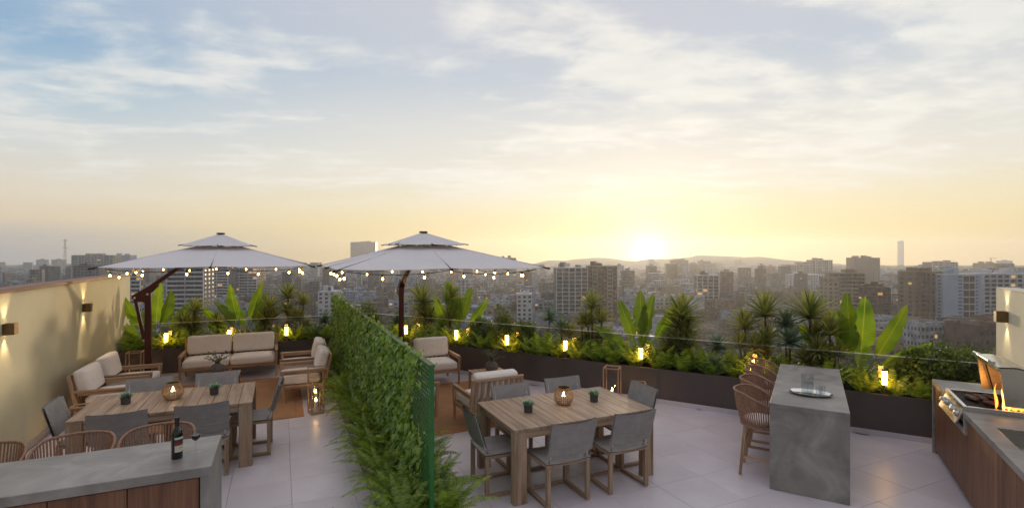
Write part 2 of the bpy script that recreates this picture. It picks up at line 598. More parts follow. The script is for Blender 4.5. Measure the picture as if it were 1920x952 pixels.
m_vase = M('stone_vase', lin(92, 86, 82), lin(110, 104, 98), 18, rough=.75, bump=.2, bscale=80)
m_rattan = M('rattan', lin(150, 116, 72), lin(178, 142, 94), 30, rough=.65)
m_wax = M('white_wax', lin(236, 222, 200), lin(240, 228, 208), 5, rough=.5)
m_green = M('green_paint', lin(40, 104, 48), lin(48, 116, 56), 5, rough=.42)
m_trunk = M('plant_bark', lin(92, 70, 52), lin(128, 102, 78), 24, rough=.9, bump=.5, bscale=60)
m_stem = M('green_stem', lin(96, 118, 46), lin(122, 140, 58), 14, rough=.6)
m_ban = leafmat('bird_of_paradise_leaf', lin(76, 112, 30), lin(134, 160, 50), .5, 3.0, .36, veins=True)
m_dra = leafmat('dracaena_leaf', lin(78, 96, 54), lin(156, 158, 94), .3, 5.0, .45, island=True)
m_aga = leafmat('agave_leaf', lin(88, 112, 98), lin(138, 158, 138), .12, 4.0, .5, island=True)
m_fern = leafmat('fern_frond', lin(86, 118, 40), lin(150, 170, 70), .35, 6.0, .5, island=True)
m_fern2 = leafmat('boston_fern_frond', lin(82, 112, 38), lin(142, 164, 66), .35, 5.0, .5, island=True)
m_ivy = leafmat('ivy_leaf', lin(70, 108, 36), lin(138, 166, 70), .28, 5.0, .42, island=True)
m_bush = leafmat('shrub_leaf', lin(56, 78, 24), lin(112, 128, 48), .3, 5.0, .45, island=True)
m_succ = leafmat('succulent_leaf', lin(118, 150, 132), lin(176, 200, 184), .1, 12.0, .5, island=True)
m_sprig = leafmat('vase_leaf', lin(48, 76, 42), lin(86, 112, 66), .2, 8.0, .45, island=True)
m_glass = thin_glass('railing_glass', (0.86, 0.87, 0.85, 1), .9, 0.0, 1.5)
m_pane = thin_glass('lantern_glass', (0.95, 0.95, 0.94, 1))
m_clear = thin_glass('drinking_glass', (0.93, 0.94, 0.94, 1), 1.0, 0.0, 1.6)
m_water = thin_glass('water', (0.90, 0.92, 0.93, 1), 1.0, 0.0, 1.33)
m_wine = M('red_wine', lin(44, 8, 14), lin(50, 10, 16), 3, rough=.1)
m_bottle = M('dark_bottle_glass', lin(12, 14, 12), lin(15, 16, 14), 3, rough=.08, coat=.6)
m_edge = M('polished_edge', lin(206, 214, 208), lin(214, 220, 214), 3, rough=.2)
e_bulb = emit('warm_bulb', (1.0, 0.53, 0.12), 46.0)
e_boll = emit('bollard_glow', (1.0, 0.50, 0.11), 36.0)
e_flame = emit('candle_flame', (1.0, 0.58, 0.20), 130.0)
e_cande = emit('candle_flame_soft', (1.0, 0.60, 0.22), 70.0)
e_fire = emit('grill_fire', (1.0, 0.30, 0.04), 3.2)
e_fire2 = emit('grill_fire_core', (1.0, 0.48, 0.10), 5.5)
e_win = emit('lit_window', (1.0, 0.58, 0.22), 0.6)
e_win.cycles.emission_sampling = 'NONE'

# ================================================================== frames of reference on the terrace
TH = R(24.5)      # left garden wall, partition, both dining tables
TH2 = R(-30.5)    # right planter, island and outdoor kitchen
UA = Vector((math.cos(TH), math.sin(TH), 0))
VA = Vector((-math.sin(TH), math.cos(TH), 0))
UB = Vector((math.cos(TH2), math.sin(TH2), 0))
VB = Vector((-math.sin(TH2), math.cos(TH2), 0))


def A(u, v, z=0.0):
    return UA * u + VA * v + Vector((0, 0, z))


def B(u, v, z=0.0):
    return UB * u + VB * v + Vector((0, 0, z))


def toA(p):
    return p.dot(UA), p.dot(VA)


def toB(p):
    return p.dot(UB), p.dot(VB)


FA, RA = TH + R(90), TH - R(90)    # facing +u / facing -u

# ================================================================== terrace structure
GZ = -52.5
PV, PW = 12.28, 8.57          # front faces of the left and right planters
PD = 0.85                     # planter depth
PH = 0.57                     # planter height


def isect(va, vb):
    # point with A-frame v = va and B-frame v = vb
    det = VA.x * VB.y - VA.y * VB.x
    return Vector(((va * VB.y - VA.y * vb) / det, (VA.x * vb - va * VB.x) / det, 0))


def xy(p):
    return (p.x, p.y)


slab_poly = [xy(A(-3.15, -1.5)), xy(A(-3.15, PV + PD + .1)), xy(isect(PV + PD + .1, PW + PD + .1)), xy(B(2.3, PW + PD + .1)), xy(B(2.3, -1.2))]
floor = MB().prism(slab_poly, -0.35, -0.012).build('terrace_floor', m_grout)
floor['kind'] = 'structure'
core = MB().prism(slab_poly, GZ, -0.36)
core = core.build('building_below_terrace', M('host_render', lin(150, 140, 126), lin(164, 154, 140), 1.2, rough=.9))
core['kind'] = 'structure'

TS = 0.6
tile_me = MB().box(-TS / 2 + .0014, TS / 2 - .0014, -TS / 2 + .0014, TS / 2 - .0014, -0.012, 0.0, 0.0015).mesh('tile', m_tile)
rest = MB()
cand = []
for i in range(-12, 20):
    for j in range(-4, 22):
        u, v = 3.7 + (i - 8) * TS + TS / 2, 4.33 + (j - 7) * TS + TS / 2
        p = A(u, v)
        ub, vb = toB(p)
        if u < -2.95 - .02 or v > PV + .25 or vb > PW + .25 or ub > 2.0:
            continue
        vis = p.y > 3.2 and abs(p.x / p.y) < 1.14
        cand.append((not vis, p.length, u, v))
cand.sort()
for k, (hid, d, u, v) in enumerate(cand):
    p = A(u, v)
    u0 = max(-TS / 2, -2.95 - u)
    if k < 300 and not hid:
        o = link('tile', tile_me, floor, (p.x, p.y, 0.0006 * ((k * 7) % 3 - 1)), (0, 0, TH))
    else:
        rest.box(-TS / 2 + .0014, TS / 2 - .0014, -TS / 2 + .0014, TS / 2 - .0014, -0.012, 0.0, 0, Matrix.Translation(p) @ Matrix.Rotation(TH, 4, 'Z'))
if rest.v:
    o = rest.build('tile_field', m_tile, floor)
    o['kind'] = 'stuff'

# ---- left garden wall
t = thing('boundary_wall', A(-3.05, 6.5), TH, 'long cream stucco wall with brown cap and two box lamps', 'wall')
MB().box(-.10, .10, -6.0, 6.79, 0, 2.04).build('wall_body', m_stucco, t)
MB().box(-.135, .135, -6.03, 6.82, 2.042, 2.088, .006).build('coping', m_cap, t)
MB().box(.102, .116, -6.0, PV - 6.5 - .02, 0, .09, .003).build('skirting', M('skirting_tile', lin(160, 150, 146), lin(170, 160, 156), 5, rough=.5), t)
# ---- right wall
t = thing('boundary_wall', B(2.15, 5.5), TH2, 'pale stucco wall rising behind the grill', 'wall')
MB().box(-.10, .10, -4.2, 3.24, 0, 2.06).build('wall_body', m_stucco2, t)
MB().box(-.102, .102, -4.2, 3.243, 2.062, 2.075, .003).build('coping', m_stucco2, t)


def sconce(loc, rz, label, energy):
    """box lamp; local -y is the side away from the wall"""
    t = thing('wall_lamp', loc, rz, label, 'wall lamp', 'up and down box lamps on the walls')
    b = MB()
    h, hw, th = .065, .052, .004
    for x0, x1, y0, y1 in ((-hw, hw, -.11, -.11 + th), (-hw, hw, -th - .004, -.004), (-hw, -hw + th, -.106, -.008), (hw - th, hw, -.106, -.008)):
        b.box(x0, x1, y0, y1, -h, h)
    b.build('housing', m_bronze, t)
    MB().box(-hw + .004, hw - .004, -.105, -.009, -.012, .012).build('lamp_plate', m_black, t)
    for s in (-1, 1):
        MB().lathe([(.001, 0), (.026, 0), (.026, .008), (.001, .009)], 12, (0, -.055, .013 if s > 0 else -.022)).build('lens', emit('sconce_lens', (1, .78, .45), 14), t)
        ld = bpy.data.lights.new('sconce_beam', 'SPOT')
        ld.energy = energy
        ld.color = (1.0, .74, .40)
        ld.spot_size = R(74)
        ld.spot_blend = .75
        ld.shadow_soft_size = .02
        lo = bpy.data.objects.new('sconce_beam', ld)
        COL.objects.link(lo)
        lo.parent = t
        lo.location = (0, -.05, s * .07)
        lo.rotation_euler = (0 if s < 0 else math.pi, 0, 0)
    return t


sconce(A(-2.95, 7.86, 1.62), FA, 'brass box wall lamp on cream wall, nearest the left edge', 10)
sconce(A(-2.95, 10.47, 1.62), FA, 'brass box wall lamp on cream wall, near its far end', 10)
pr = B(2.05, 8.32)
sconce(B(2.05, 8.32, 1.74), TH2 - R(90), 'dark box wall lamp on pale wall behind the grill', 7)

# ---- planters
cF, cB = isect(PV, PW), isect(PV + PD, PW + PD)
cF2, cB2 = isect(PV + .05, PW + .05), isect(PV + PD - .05, PW + PD - .05)


def planter(label, e0, inner0, e1, i1, skirt, name):
    t = thing(name, (0, 0, 0), 0, label, 'planter')
    MB().prism([xy(e0[0]), xy(e0[1]), xy(inner0[1]), xy(inner0[0])], 0.0, PH).build('front_panel', m_planter, t)
    MB().prism([xy(e1[0]), xy(e1[1]), xy(i1[1]), xy(i1[0])], 0.0, PH).build('rear_panel', m_planter, t)
    MB().prism([xy(inner0[0]), xy(inner0[1]), xy(i1[1]), xy(i1[0])], 0.3, PH - .06).build('soil', m_soil, t)
    MB().prism([xy(p) for p in skirt], 0.0, .075).build('skirting', m_tile, t)
    return t


planter('long dark bronze planter behind the sofa and cream wall corner', (A(-2.948, PV), cF), (A(-2.948, PV + .05), cF2), (A(-2.948, PV + PD), cB),
        (A(-2.948, PV + PD - .05), cB2), [A(-2.948, PV - .014), isect(PV - .014, PW - .014), isect(PV - .002, PW - .002), A(-2.948, PV - .002)], 'planter_box')
planter('long dark bronze planter running diagonally past the island to the grill', (cF, B(2.048, PW)), (cF2, B(2.048, PW + .05)), (cB, B(2.048, PW + PD)),
        (cB2, B(2.048, PW + PD - .05)), [isect(PV - .014, PW - .014), B(2.048, PW - .014), B(2.048, PW - .002), isect(PV - .002, PW - .002)], 'planter_box')

# ---- glass railing standing in the planters
GOFF, GT = .36, 1.05


def railing(p0, p1, n, label):
    d = (p1 - p0)
    L = d.length
    rz = math.atan2(d.y, d.x)
    t = thing('glass_railing', p0, rz, label, 'railing')
    pw = L / n
    for i in range(n):
        x0, x1 = i * pw + .006, (i + 1) * pw - .006
        q = MB().box(x0, x1, -.006, .006, .38, GT).build('glass_panel', m_glass, t)
        MB().box(x0 + .002, x1 - .002, -.0075, .0075, GT + .0015, GT + .010, .001).build('polished_edge', m_edge, q)
        MB().box((x0 + x1) / 2 - .25, (x0 + x1) / 2 + .25, -.02, .02, .34, .45, .003).build('clamp', m_steel, q)
    return t


gc = isect(PV + GOFF, PW + GOFF)
railing(A(-2.94, PV + GOFF), gc - UA * .03, 4, 'clear glass railing among the plants behind the sofa')
railing(gc + UB * .03, B(2.04, PW + GOFF), 9, 'clear glass railing running diagonally among the right-hand plants')

# ================================================================== partition with trellis and ivy
PU, PH2 = 1.15, 1.555
V0, V1 = 4.13, PV - .03
t = thing('green_trellis_screen', A(PU, V0), TH, 'tall green metal trellis screen dividing the terrace in two', 'screen')
L = V1 - V0
MB().box(-.018, .018, 0, .036, 0, PH2, .003).build('post', m_green, t)
MB().box(-.025, .025, L - .05, L, 0, PH2, .003).build('post', m_green, t)
for k in (1, 2, 3):
    MB().box(-.02, .02, L * k / 4 - .02, L * k / 4 + .02, 0, PH2 - .04, .003).build('post', m_green, t)
MB().box(-.027, .027, 0, L, PH2 + .001, PH2 + .02, .003).build('top_rail', M('rail_paint', lin(70, 98, 66), lin(84, 112, 78), 6, rough=.45), t)
MB().box(-.015, .015, .05, L - .05, .3, .34, .003).build('bottom_rail', m_green, t)
lat = MB()
z0, z1, pitch = .34, PH2 - .005, .046
H = z1 - z0
sl_ = .62                         # run per unit rise
kk = int((L + H * sl_) / pitch)
for s in (1, -1):
    for k in range(kk + 1):
        a = .05 + k * pitch - (H * sl_ if s > 0 else 0)
        # strip from (a, z0) to (a + s*H*sl_, z1), clipped to the panel
        pts = []
        ya, yb = a, a + s * H * sl_
        ta, tb = 0.0, 1.0
        lo_, hi_ = .05, L - .05
        dy_ = yb - ya
        for bound, sign in ((lo_, 1), (hi_, -1)):
            va_, vb_ = sign * (ya - bound), sign * (yb - bound)
            if va_ < 0 and vb_ < 0:
                ta = 2
            elif va_ < 0:
                ta = max(ta, va_ / (va_ - vb_))
            elif vb_ < 0:
                tb = min(tb, va_ / (va_ - vb_))
        if ta >= tb - .01:
            continue
        p = Vector((s * .003, ya + dy_ * ta, z0 + H * ta))
        q = Vector((s * .003, ya + dy_ * tb, z0 + H * tb))
        lat.beam(p, q, .008, .005, up=(1, 0, 0), b=0)
o = lat.build('trellis_mesh', m_green, t)
o['kind'] = 'stuff'
# trough at the foot of the screen
t = thing('fern_trough', A(PU, V0), TH, 'long low dark trough of ferns under the green trellis', 'trough')
MB().box(-.30, -.27, -.02, L, 0, .26, .004).build('side_panel', m_planter, t)
MB().box(.27, .30, -.02, L, 0, .26, .004).build('side_panel', m_planter, t)
MB().box(-.27, .27, -.02, .01, 0, .26, .004).build('end_panel', m_planter, t)
MB().box(-.268, .268, .011, L, .05, .22).build('soil', m_soil, t)


def heart_leaf(L=1.0, fold=.12):
    vs = [(0, 0, 0), (-.34, -.16, fold * .8), (-.5, .12, fold), (-.3, .55, fold * .5), (0, 1.0, -.10), (.3, .55, fold * .5), (.5, .12, fold), (.34, -.16, fold * .8), (0, .45, -.02)]
    fs = [(0, 8, 2, 1), (8, 4, 3, 2), (0, 7, 6, 8), (8, 6, 5, 4)]
    return [Vector(v) * L for v in vs], fs


# ivy: leaves hang on the outside of the screen, points down
ivy = thing('climbing_ivy', A(PU, V0), TH, 'dense green ivy climbing over the trellis screen', 'ivy')
leaf_mes = []
for k in range(4):
    vs, fs = heart_leaf(1.0, .08 + .06 * k)
    mb = MB().add(vs, fs)
    leaf_mes.append(mb.mesh('leaf', m_ivy, 179))
leaves = []
r2 = random.Random(5)


def cover(y, z):
    """how thickly the ivy covers the point (y along the screen, z up)"""
    a = math.sin(y * 2.3 + 1.0) * .25 + math.sin(y * 5.1 + z * 4) * .2 + math.sin(z * 7 - y * 1.3) * .15
    c = .95 + a * .35
    edge = (y - .30) / .95 + .25 * math.sin(z * 9 + 1) - (z - .9) * .20
    return min(c, .04 + edge)


for k in range(17500):
    y = r2.random() ** 1.12 * (L + .03)
    z = .26 + r2.random() * (PH2 - .24)
    if r2.random() > cover(y, z):
        continue
    far_side = r2.random() < .16
    depth = abs(r2.gauss(0, .045)) + .012
    sz = r2.uniform(.032, .066)
    x = (depth if far_side else -depth)
    leaves.append((y, z, x, sz, far_side))
for k in range(420):                                   # wisps over the top rail
    y = r2.random() * (L - .05)
    if math.sin(y * 3.1) + math.sin(y * 7.7 + 2) < -.3 and y < L * .8:
        continue
    leaves.append((y, PH2 + abs(r2.gauss(0, .035)) , r2.gauss(-.01, .035), r2.uniform(.025, .05), False))


def leaf_rot(far_side):
    # leaf +y (tip) points down and out, its face looks outward
    yaw = r2.gauss(0, .5)
    tilt = r2.uniform(.15, 1.0)
    roll = r2.gauss(0, .45)
    m = Matrix.Rotation(math.pi if far_side else 0, 3, 'Z') @ Matrix.Rotation(yaw, 3, 'Z') @ Matrix.Rotation(tilt, 3, 'Y') @ \
        Matrix.Rotation(roll, 3, 'X') @ Matrix(((0, 0, -1), (1, 0, 0), (0, -1, 0)))
    return m


leaves.sort(key=lambda q: q[0] + (5 if q[4] else 0) - (0 if q[1] > .45 else -.6))
mass = MB()
for k, (y, z, x, sz, fs_) in enumerate(leaves):
    m3 = leaf_rot(fs_)
    if k < 300:
        o = link('leaf', leaf_mes[k % 4], ivy, (x, y, z), m3.to_euler(), (sz, sz, sz))
    else:
        vs, fs = heart_leaf(sz, .08 + .06 * (k % 4))
        mass.add(vs, fs, Matrix.Translation((x, y, z)) @ m3.to_4x4())
o = mass.build('leaf_cover', m_ivy, ivy, 179)
o['kind'] = 'stuff'
vine = MB()
for k in range(60):
    y = r2.random() * L
    pts = [Vector((-.015, y, .22))]
    while pts[-1].z < PH2 - .1:
        q = pts[-1] + Vector((0, r2.gauss(0, .05), .14))
        q.y = min(max(q.y, .03), L)
        q.x = r2.gauss(-.016, .004)
        pts.append(q)
    vine.tube(pts, .003, 4)
vine.build('vine_stems', m_trunk, ivy)['kind'] = 'stuff'

# ================================================================== plant generators
GA = math.pi * (3 - math.sqrt(5))


def strip_leaf(mb, base, az, el, L, W, droop, fold=.25, seg=6, prof=None, twist=0.0):
    """a leaf as a folded strip that leaves `base` at elevation el and bends down by `droop` radians along its length"""
    p = Vector(base)
    rows = []
    side0 = Vector((-math.sin(az), math.cos(az), 0))
    for i in range(seg + 1):
        tt = i / seg
        e = el - droop * tt ** 1.4
        d = Vector((math.cos(az) * math.cos(e), math.sin(az) * math.cos(e), math.sin(e)))
        if i:
            p = p + d * (L / seg)
        side = (Matrix.Rotation(twist * tt, 3, d) @ side0)
        up = side.cross(d) * -1
        wv = prof(tt) if prof else min(1, .55 + tt * 1.4) * (1 - tt ** 2.4)
        h = W * .5 * max(wv, .02)
        rows.append((p - side * h + up * (fold * h), p, p + side * h + up * (fold * h)))
    vs = [q for r_ in rows for q in r_]
    fs = []
    for i in range(seg):
        a = i * 3
        fs += [(a, a + 1, a + 4, a + 3), (a + 1, a + 2, a + 5, a + 4)]
    mb.add(vs, fs)


def rosette(mb, c, n, L, W, elmin, elmax, droop, rr, fold=.3, seg=6, prof=None):
    for i in range(n):
        f = (i + .5) / n
        el = elmax + (elmin - elmax) * f ** .8 + rr.gauss(0, .06)
        strip_leaf(mb, Vector(c) + Vector((0, 0, -.25 * L * f * .5)), i * GA + rr.gauss(0, .1), el, L * (.72 + .34 * math.sin(math.pi * min(1, f * .9 + .1))) * rr.uniform(.88, 1.1),
                   W, droop * rr.uniform(.7, 1.3), fold, seg, prof)


def fern_mesh(seed, nf, L, pairs, mat, spread=1.0, leaf=.2, dr0=.9, dr1=1.6):
    rr = random.Random(seed)
    mb = MB()
    for i in range(nf):
        az = i * GA + rr.gauss(0, .25)
        f = i / nf
        el = 1.42 - .95 * f * spread + rr.gauss(0, .08)
        LL = L * rr.uniform(.75, 1.1)
        droop = rr.uniform(dr0, dr1)
        seg = 7
        p = Vector((math.cos(az) * .02, math.sin(az) * .02, 0))
        side = Vector((-math.sin(az), math.cos(az), 0))
        pts, dirs = [p], []
        for k in range(seg):
            e = el - droop * ((k + .5) / seg) ** 1.3
            d = Vector((math.cos(az) * math.cos(e), math.sin(az) * math.cos(e), math.sin(e)))
            dirs.append(d)
            p = p + d * LL / seg
            pts.append(p)
        # rachis
        vs, fs = [], []
        for k, q in enumerate(pts):
            hw = .004 * (1 - k / (seg + 1))
            vs += [q - side * hw, q + side * hw]
        for k in range(seg):
            fs.append((2 * k, 2 * k + 1, 2 * k + 3, 2 * k + 2))
        for j in range(pairs):
            tt = .10 + .88 * j / (pairs - 1)
            k = min(int(tt * seg), seg - 1)
            q = pts[k].lerp(pts[k + 1], tt * seg - k)
            d = dirs[k]
            up = side.cross(d) * -1
            ll = LL * leaf * (math.sin(math.pi * min(1, .12 + tt * .88)) ** .7) * rr.uniform(.85, 1.1)
            wd = LL / pairs * .78
            for s in (-1, 1):
                b = len(vs)
                dirl = (side * s + d * .28 - up * .18).normalized()
                dr = Vector((0, 0, -ll * .18))
                vs += [q - d * wd * .45, q + d * wd * .45, q + dirl * ll * .62 + d * wd * .42 + dr * .4, q + dirl * ll + d * wd * .1 + dr, q + dirl * ll * .62 - d * wd * .35 + dr * .4]
                fs += [(b, b + 1, b + 2, b + 4), (b + 4, b + 2, b + 3)]
        mb.add(vs, fs)
    return mb.mesh('foliage', mat, 179)


def blade_mesh(L, W, bend, fold, wav, seed):
    """paddle leaf growing up +z from a stalk at the origin; its face looks along -y, it leans back toward +y"""
    rr = random.Random(seed)
    mb = MB()
    n, mcol = 26, 6
    st = .34 * L
    pts = []
    p = Vector((0, 0, 0))
    ph = rr.uniform(0, 6)
    rows = []
    mb.tube([(0, bend * .06 * L * (k / 4) ** 2, st * k / 4) for k in range(5)], [.016, .014, .012, .011, .009], 6)
    z = st
    yb = bend * .06 * L
    vs, fs = [], []
    lb = L - st
    e = math.pi / 2 - bend * .18
    p = Vector((0, yb, z))
    for i in range(n + 1):
        tt = i / n
        ee = e - bend * tt ** 1.5
        d = Vector((0, math.cos(ee), math.sin(ee)))
        if i:
            p = p + d * lb / n
        up = Vector((0, -math.sin(ee), math.cos(ee)))
        prof = (math.sin(math.pi * min(1, tt ** .72 * .985 + .015)) ** .62) * (1 if tt < .93 else (1 - tt) / .07 * .8 + .2)
        if i == n:
            prof = .02
        jl, jr = 1 - abs(rr.gauss(0, .05)), 1 - abs(rr.gauss(0, .05))
        if rr.random() < .10:
            jl *= .72
        if rr.random() < .10:
            jr *= .72
        for j in range(-mcol // 2, mcol // 2 + 1):
            s = j / (mcol / 2) * (jl if j < 0 else jr)
            wv = wav * math.sin(tt * 17 + ph + s * 2) * abs(s) ** 2 * W
            vs.append(p + Vector((s * W * .5 * prof * (1 - .12 * fold), 0, 0)) + up * (fold * W * .5 * prof * abs(s) ** 1.2 + wv * prof))
    mc = mcol + 1
    for i in range(n):
        for j in range(mcol):
            a = i * mc + j
            fs.append((a, a + 1, a + mc + 1, a + mc))
    mb.add(vs, fs)
    return mb.mesh('leaf', m_ban, 179)


def clump_crown(rr, rx, ry, rz_, nclump, nleaf, ls, mat, name='crown', zc=0.0, flat=.5):
    mb = MB()
    for k in range(nclump):
        while True:
            d = Vector((rr.uniform(-1, 1), rr.uniform(-1, 1), rr.uniform(-.75, 1)))
            if .35 < d.length < 1:
                break
        d *= .55 + .45 * rr.random()
        c = Vector((d.x * rx, d.y * ry, zc + d.z * rz_))
        cr = rr.uniform(.16, .30) * min(rx, rz_) * 1.3
        for j in range(nleaf):
            o = Vector((rr.gauss(0, .5), rr.gauss(0, .5), rr.gauss(0, .4))) * cr
            p = c + o
            nrm = (o.normalized() + Vector((rr.gauss(0, .5), rr.gauss(0, .5), rr.gauss(.35, .5)))).normalized()
            x = nrm.orthogonal().normalized()
            x = Matrix.Rotation(rr.uniform(0, 6.28), 3, nrm) @ x
            y = nrm.cross(x)
            s = ls * rr.uniform(.7, 1.3)
            mb.add([p - x * s * .5, p + y * s * .24 + nrm * s * .08, p + x * s * .5, p - y * s * .24 + nrm * s * .08], [(0, 1, 2, 3)])
    return mb.mesh(name, mat, 179)


SOIL = PH - .06

# ================================================================== plants in the planters
# ---- bird of paradise: each leaf its own piece. angles are the lean to the side (deg), depth lean, length, width
blades = {}


def blade(L, W, bend, fold, wav, seed):
    k = (L, W, bend, fold, wav, seed)
    if k not in blades:
        blades[k] = blade_mesh(*k)
    return blades[k]


def banana(p, face, label, leaves_):
    t = thing('bird_of_paradise_plant', p, face, label, 'plant', 'paddle-leaved plants in the planters')
    mb = MB()
    rr = random.Random(len(label))
    for k in range(5):
        a = k * 1.26
        mb.tube([(math.cos(a) * .05, math.sin(a) * .05, -.02), (math.cos(a) * .035, math.sin(a) * .035, .14), (math.cos(a) * .05, math.sin(a) * .05, .26)], [.028, .026, .014], 7)
    mb.build('stem', m_stem, t, 179)
    for k, (side, back, L, W, bend) in enumerate(leaves_):
        me = blade(round(L * 1.04, 3), round(W * 1.22, 3), bend, .30 + .12 * (k % 3), .09, k)
        # local: leaf plane faces -y; lean sideways about y, turn a little about z
        m = Matrix.Rotation(R(side), 3, 'Y') @ Matrix.Rotation(R(back), 3, 'X') @ Matrix.Rotation(R(rr.uniform(-35, 35)), 3, 'Z')
        link('leaf', me, t, (.05 * math.sin(R(side)), rr.uniform(-.03, .03), .08), m.to_euler())
    return t


banana(B(-2.64, 9.17, SOIL), TH2 + R(18), 'paddle-leaved plant between two spiky palms, lit by a lamp below',
       [(-21, 4, 1.12, .20, .35), (-2, -6, 1.22, .24, .2), (6, -3, 1.16, .26, .3), (31, 0, 1.15, .20, .3), (-52, 8, .98, .19, .5), (57, 4, .92, .22, .45), (-72, 0, .70, .17, .6), (76, -4, .72, .17, .5), (2, -22, .72, .20, .5)])
banana(B(0.62, 9.17, SOIL), TH2 - R(6), 'big paddle-leaved plant behind the concrete island near the grill bushes',
       [(-9, 2, 1.30, .27, .25), (-14, -8, 1.12, .26, .4), (4, 6, 1.24, .28, .3), (27, 2, 1.26, .21, .25), (-44, 4, 1.10, .20, .5), (54, 4, 1.02, .24, .45), (49, 14, .98, .20, .4), (-66, -6, .84, .2, .55), (4, -24, .70, .24, .6), (70, -16, .72, .2, .7)])
banana(B(-6.86, 9.17, SOIL), TH2 + R(38), 'paddle-leaved plant behind the pale armchair, two tall upright leaves',
       [(-7, 0, 1.30, .25, .2), (14, -4, 1.20, .25, .3), (-27, 6, 1.05, .2, .35), (40, 4, 1.12, .2, .3), (-38, -8, .95, .19, .5), (-66, 0, .72, .2, .55), (62, -5, .70, .18, .5), (3, 10, .95, .22, .3)])
banana(A(-0.79, 12.95, SOIL), TH + R(10), 'paddle-leaved plant rising behind the two-seat sofa',
       [(-48, 0, 1.05, .19, .35), (-13, -3, 1.22, .23, .25), (16, 4, 1.30, .18, .2), (29, -2, 1.12, .25, .3), (0, -14, .78, .21, .5), (-60, -5, .75, .18, .5), (56, -8, .78, .2, .5), (-26, 8, 1.0, .2, .4)])
banana(A(-2.45, 12.95, SOIL), TH + R(14), 'paddle-leaved plant in the corner beside the cream wall',
       [(-30, 0, 1.18, .21, .35), (3, -3, 1.28, .24, .2), (17, 5, 1.15, .23, .3), (38, -2, 1.12, .19, .3), (-50, -6, .9, .2, .5), (54, -8, .9, .22, .5), (-66, 4, .72, .18, .6), (-10, -16, .8, .2, .5)])

# ---- dracaenas: trunk with spiky heads
rr = random.Random(21)
dra_mes = []
for k in range(5):
    mb = MB()
    rosette(mb, (0, 0, 0), 86, 1.30, .13, -.05, 1.5, .22, rr, .4)
    dra_mes.append(mb.mesh('leaf_head', m_dra, 179))
aga_mes = []
for k in range(3):
    mb = MB()
    rosette(mb, (0, 0, 0), 36, 1.08, .27, -.25, 1.4, .10, rr, .45, 5, lambda t_: (.55 + .9 * t_ if t_ < .4 else .91) * (1 - max(0, t_ - .35) ** 1.3 / .58) if t_ < .98 else .03)
    aga_mes.append(mb.mesh('leaf_head', m_aga, 179))


def headed(name, mes, p, heads, label, cat, group):
    """heads: (dx, dy, z of head above the soil, radius)"""
    t = thing(name, p, rr.uniform(0, 6), label, cat, group)
    mt = MB()
    heads = list(heads)
    if name == 'dracaena':
        for hx, hy, hz, hr in list(heads):
            if hz > .6:
                a = rr.uniform(0, 6)
                heads.append((hx + .10 * math.cos(a), hy + .10 * math.sin(a), hz * rr.uniform(.55, .72), hr * .82))
                heads.append((hx - .12 * math.cos(a), hy - .12 * math.sin(a), hz * rr.uniform(.30, .42), hr * .75))
    for k, (hx, hy, hz, hr) in enumerate(heads):
        if hz > .12:
            mt.tube([(hx * .15, hy * .15, -.03), (hx * .5 + .01, hy * .5, hz * .45), (hx, hy, hz)], [.022, .018, .015], 7)
        o = link('leaf_head', mes[rr.randrange(len(mes))], t, (hx, hy, hz), (rr.gauss(0, .12), rr.gauss(0, .12), rr.uniform(0, 6)), (hr, hr, hr))
    if mt.v:
        mt.build('trunk', m_trunk, t, 60)
    return t


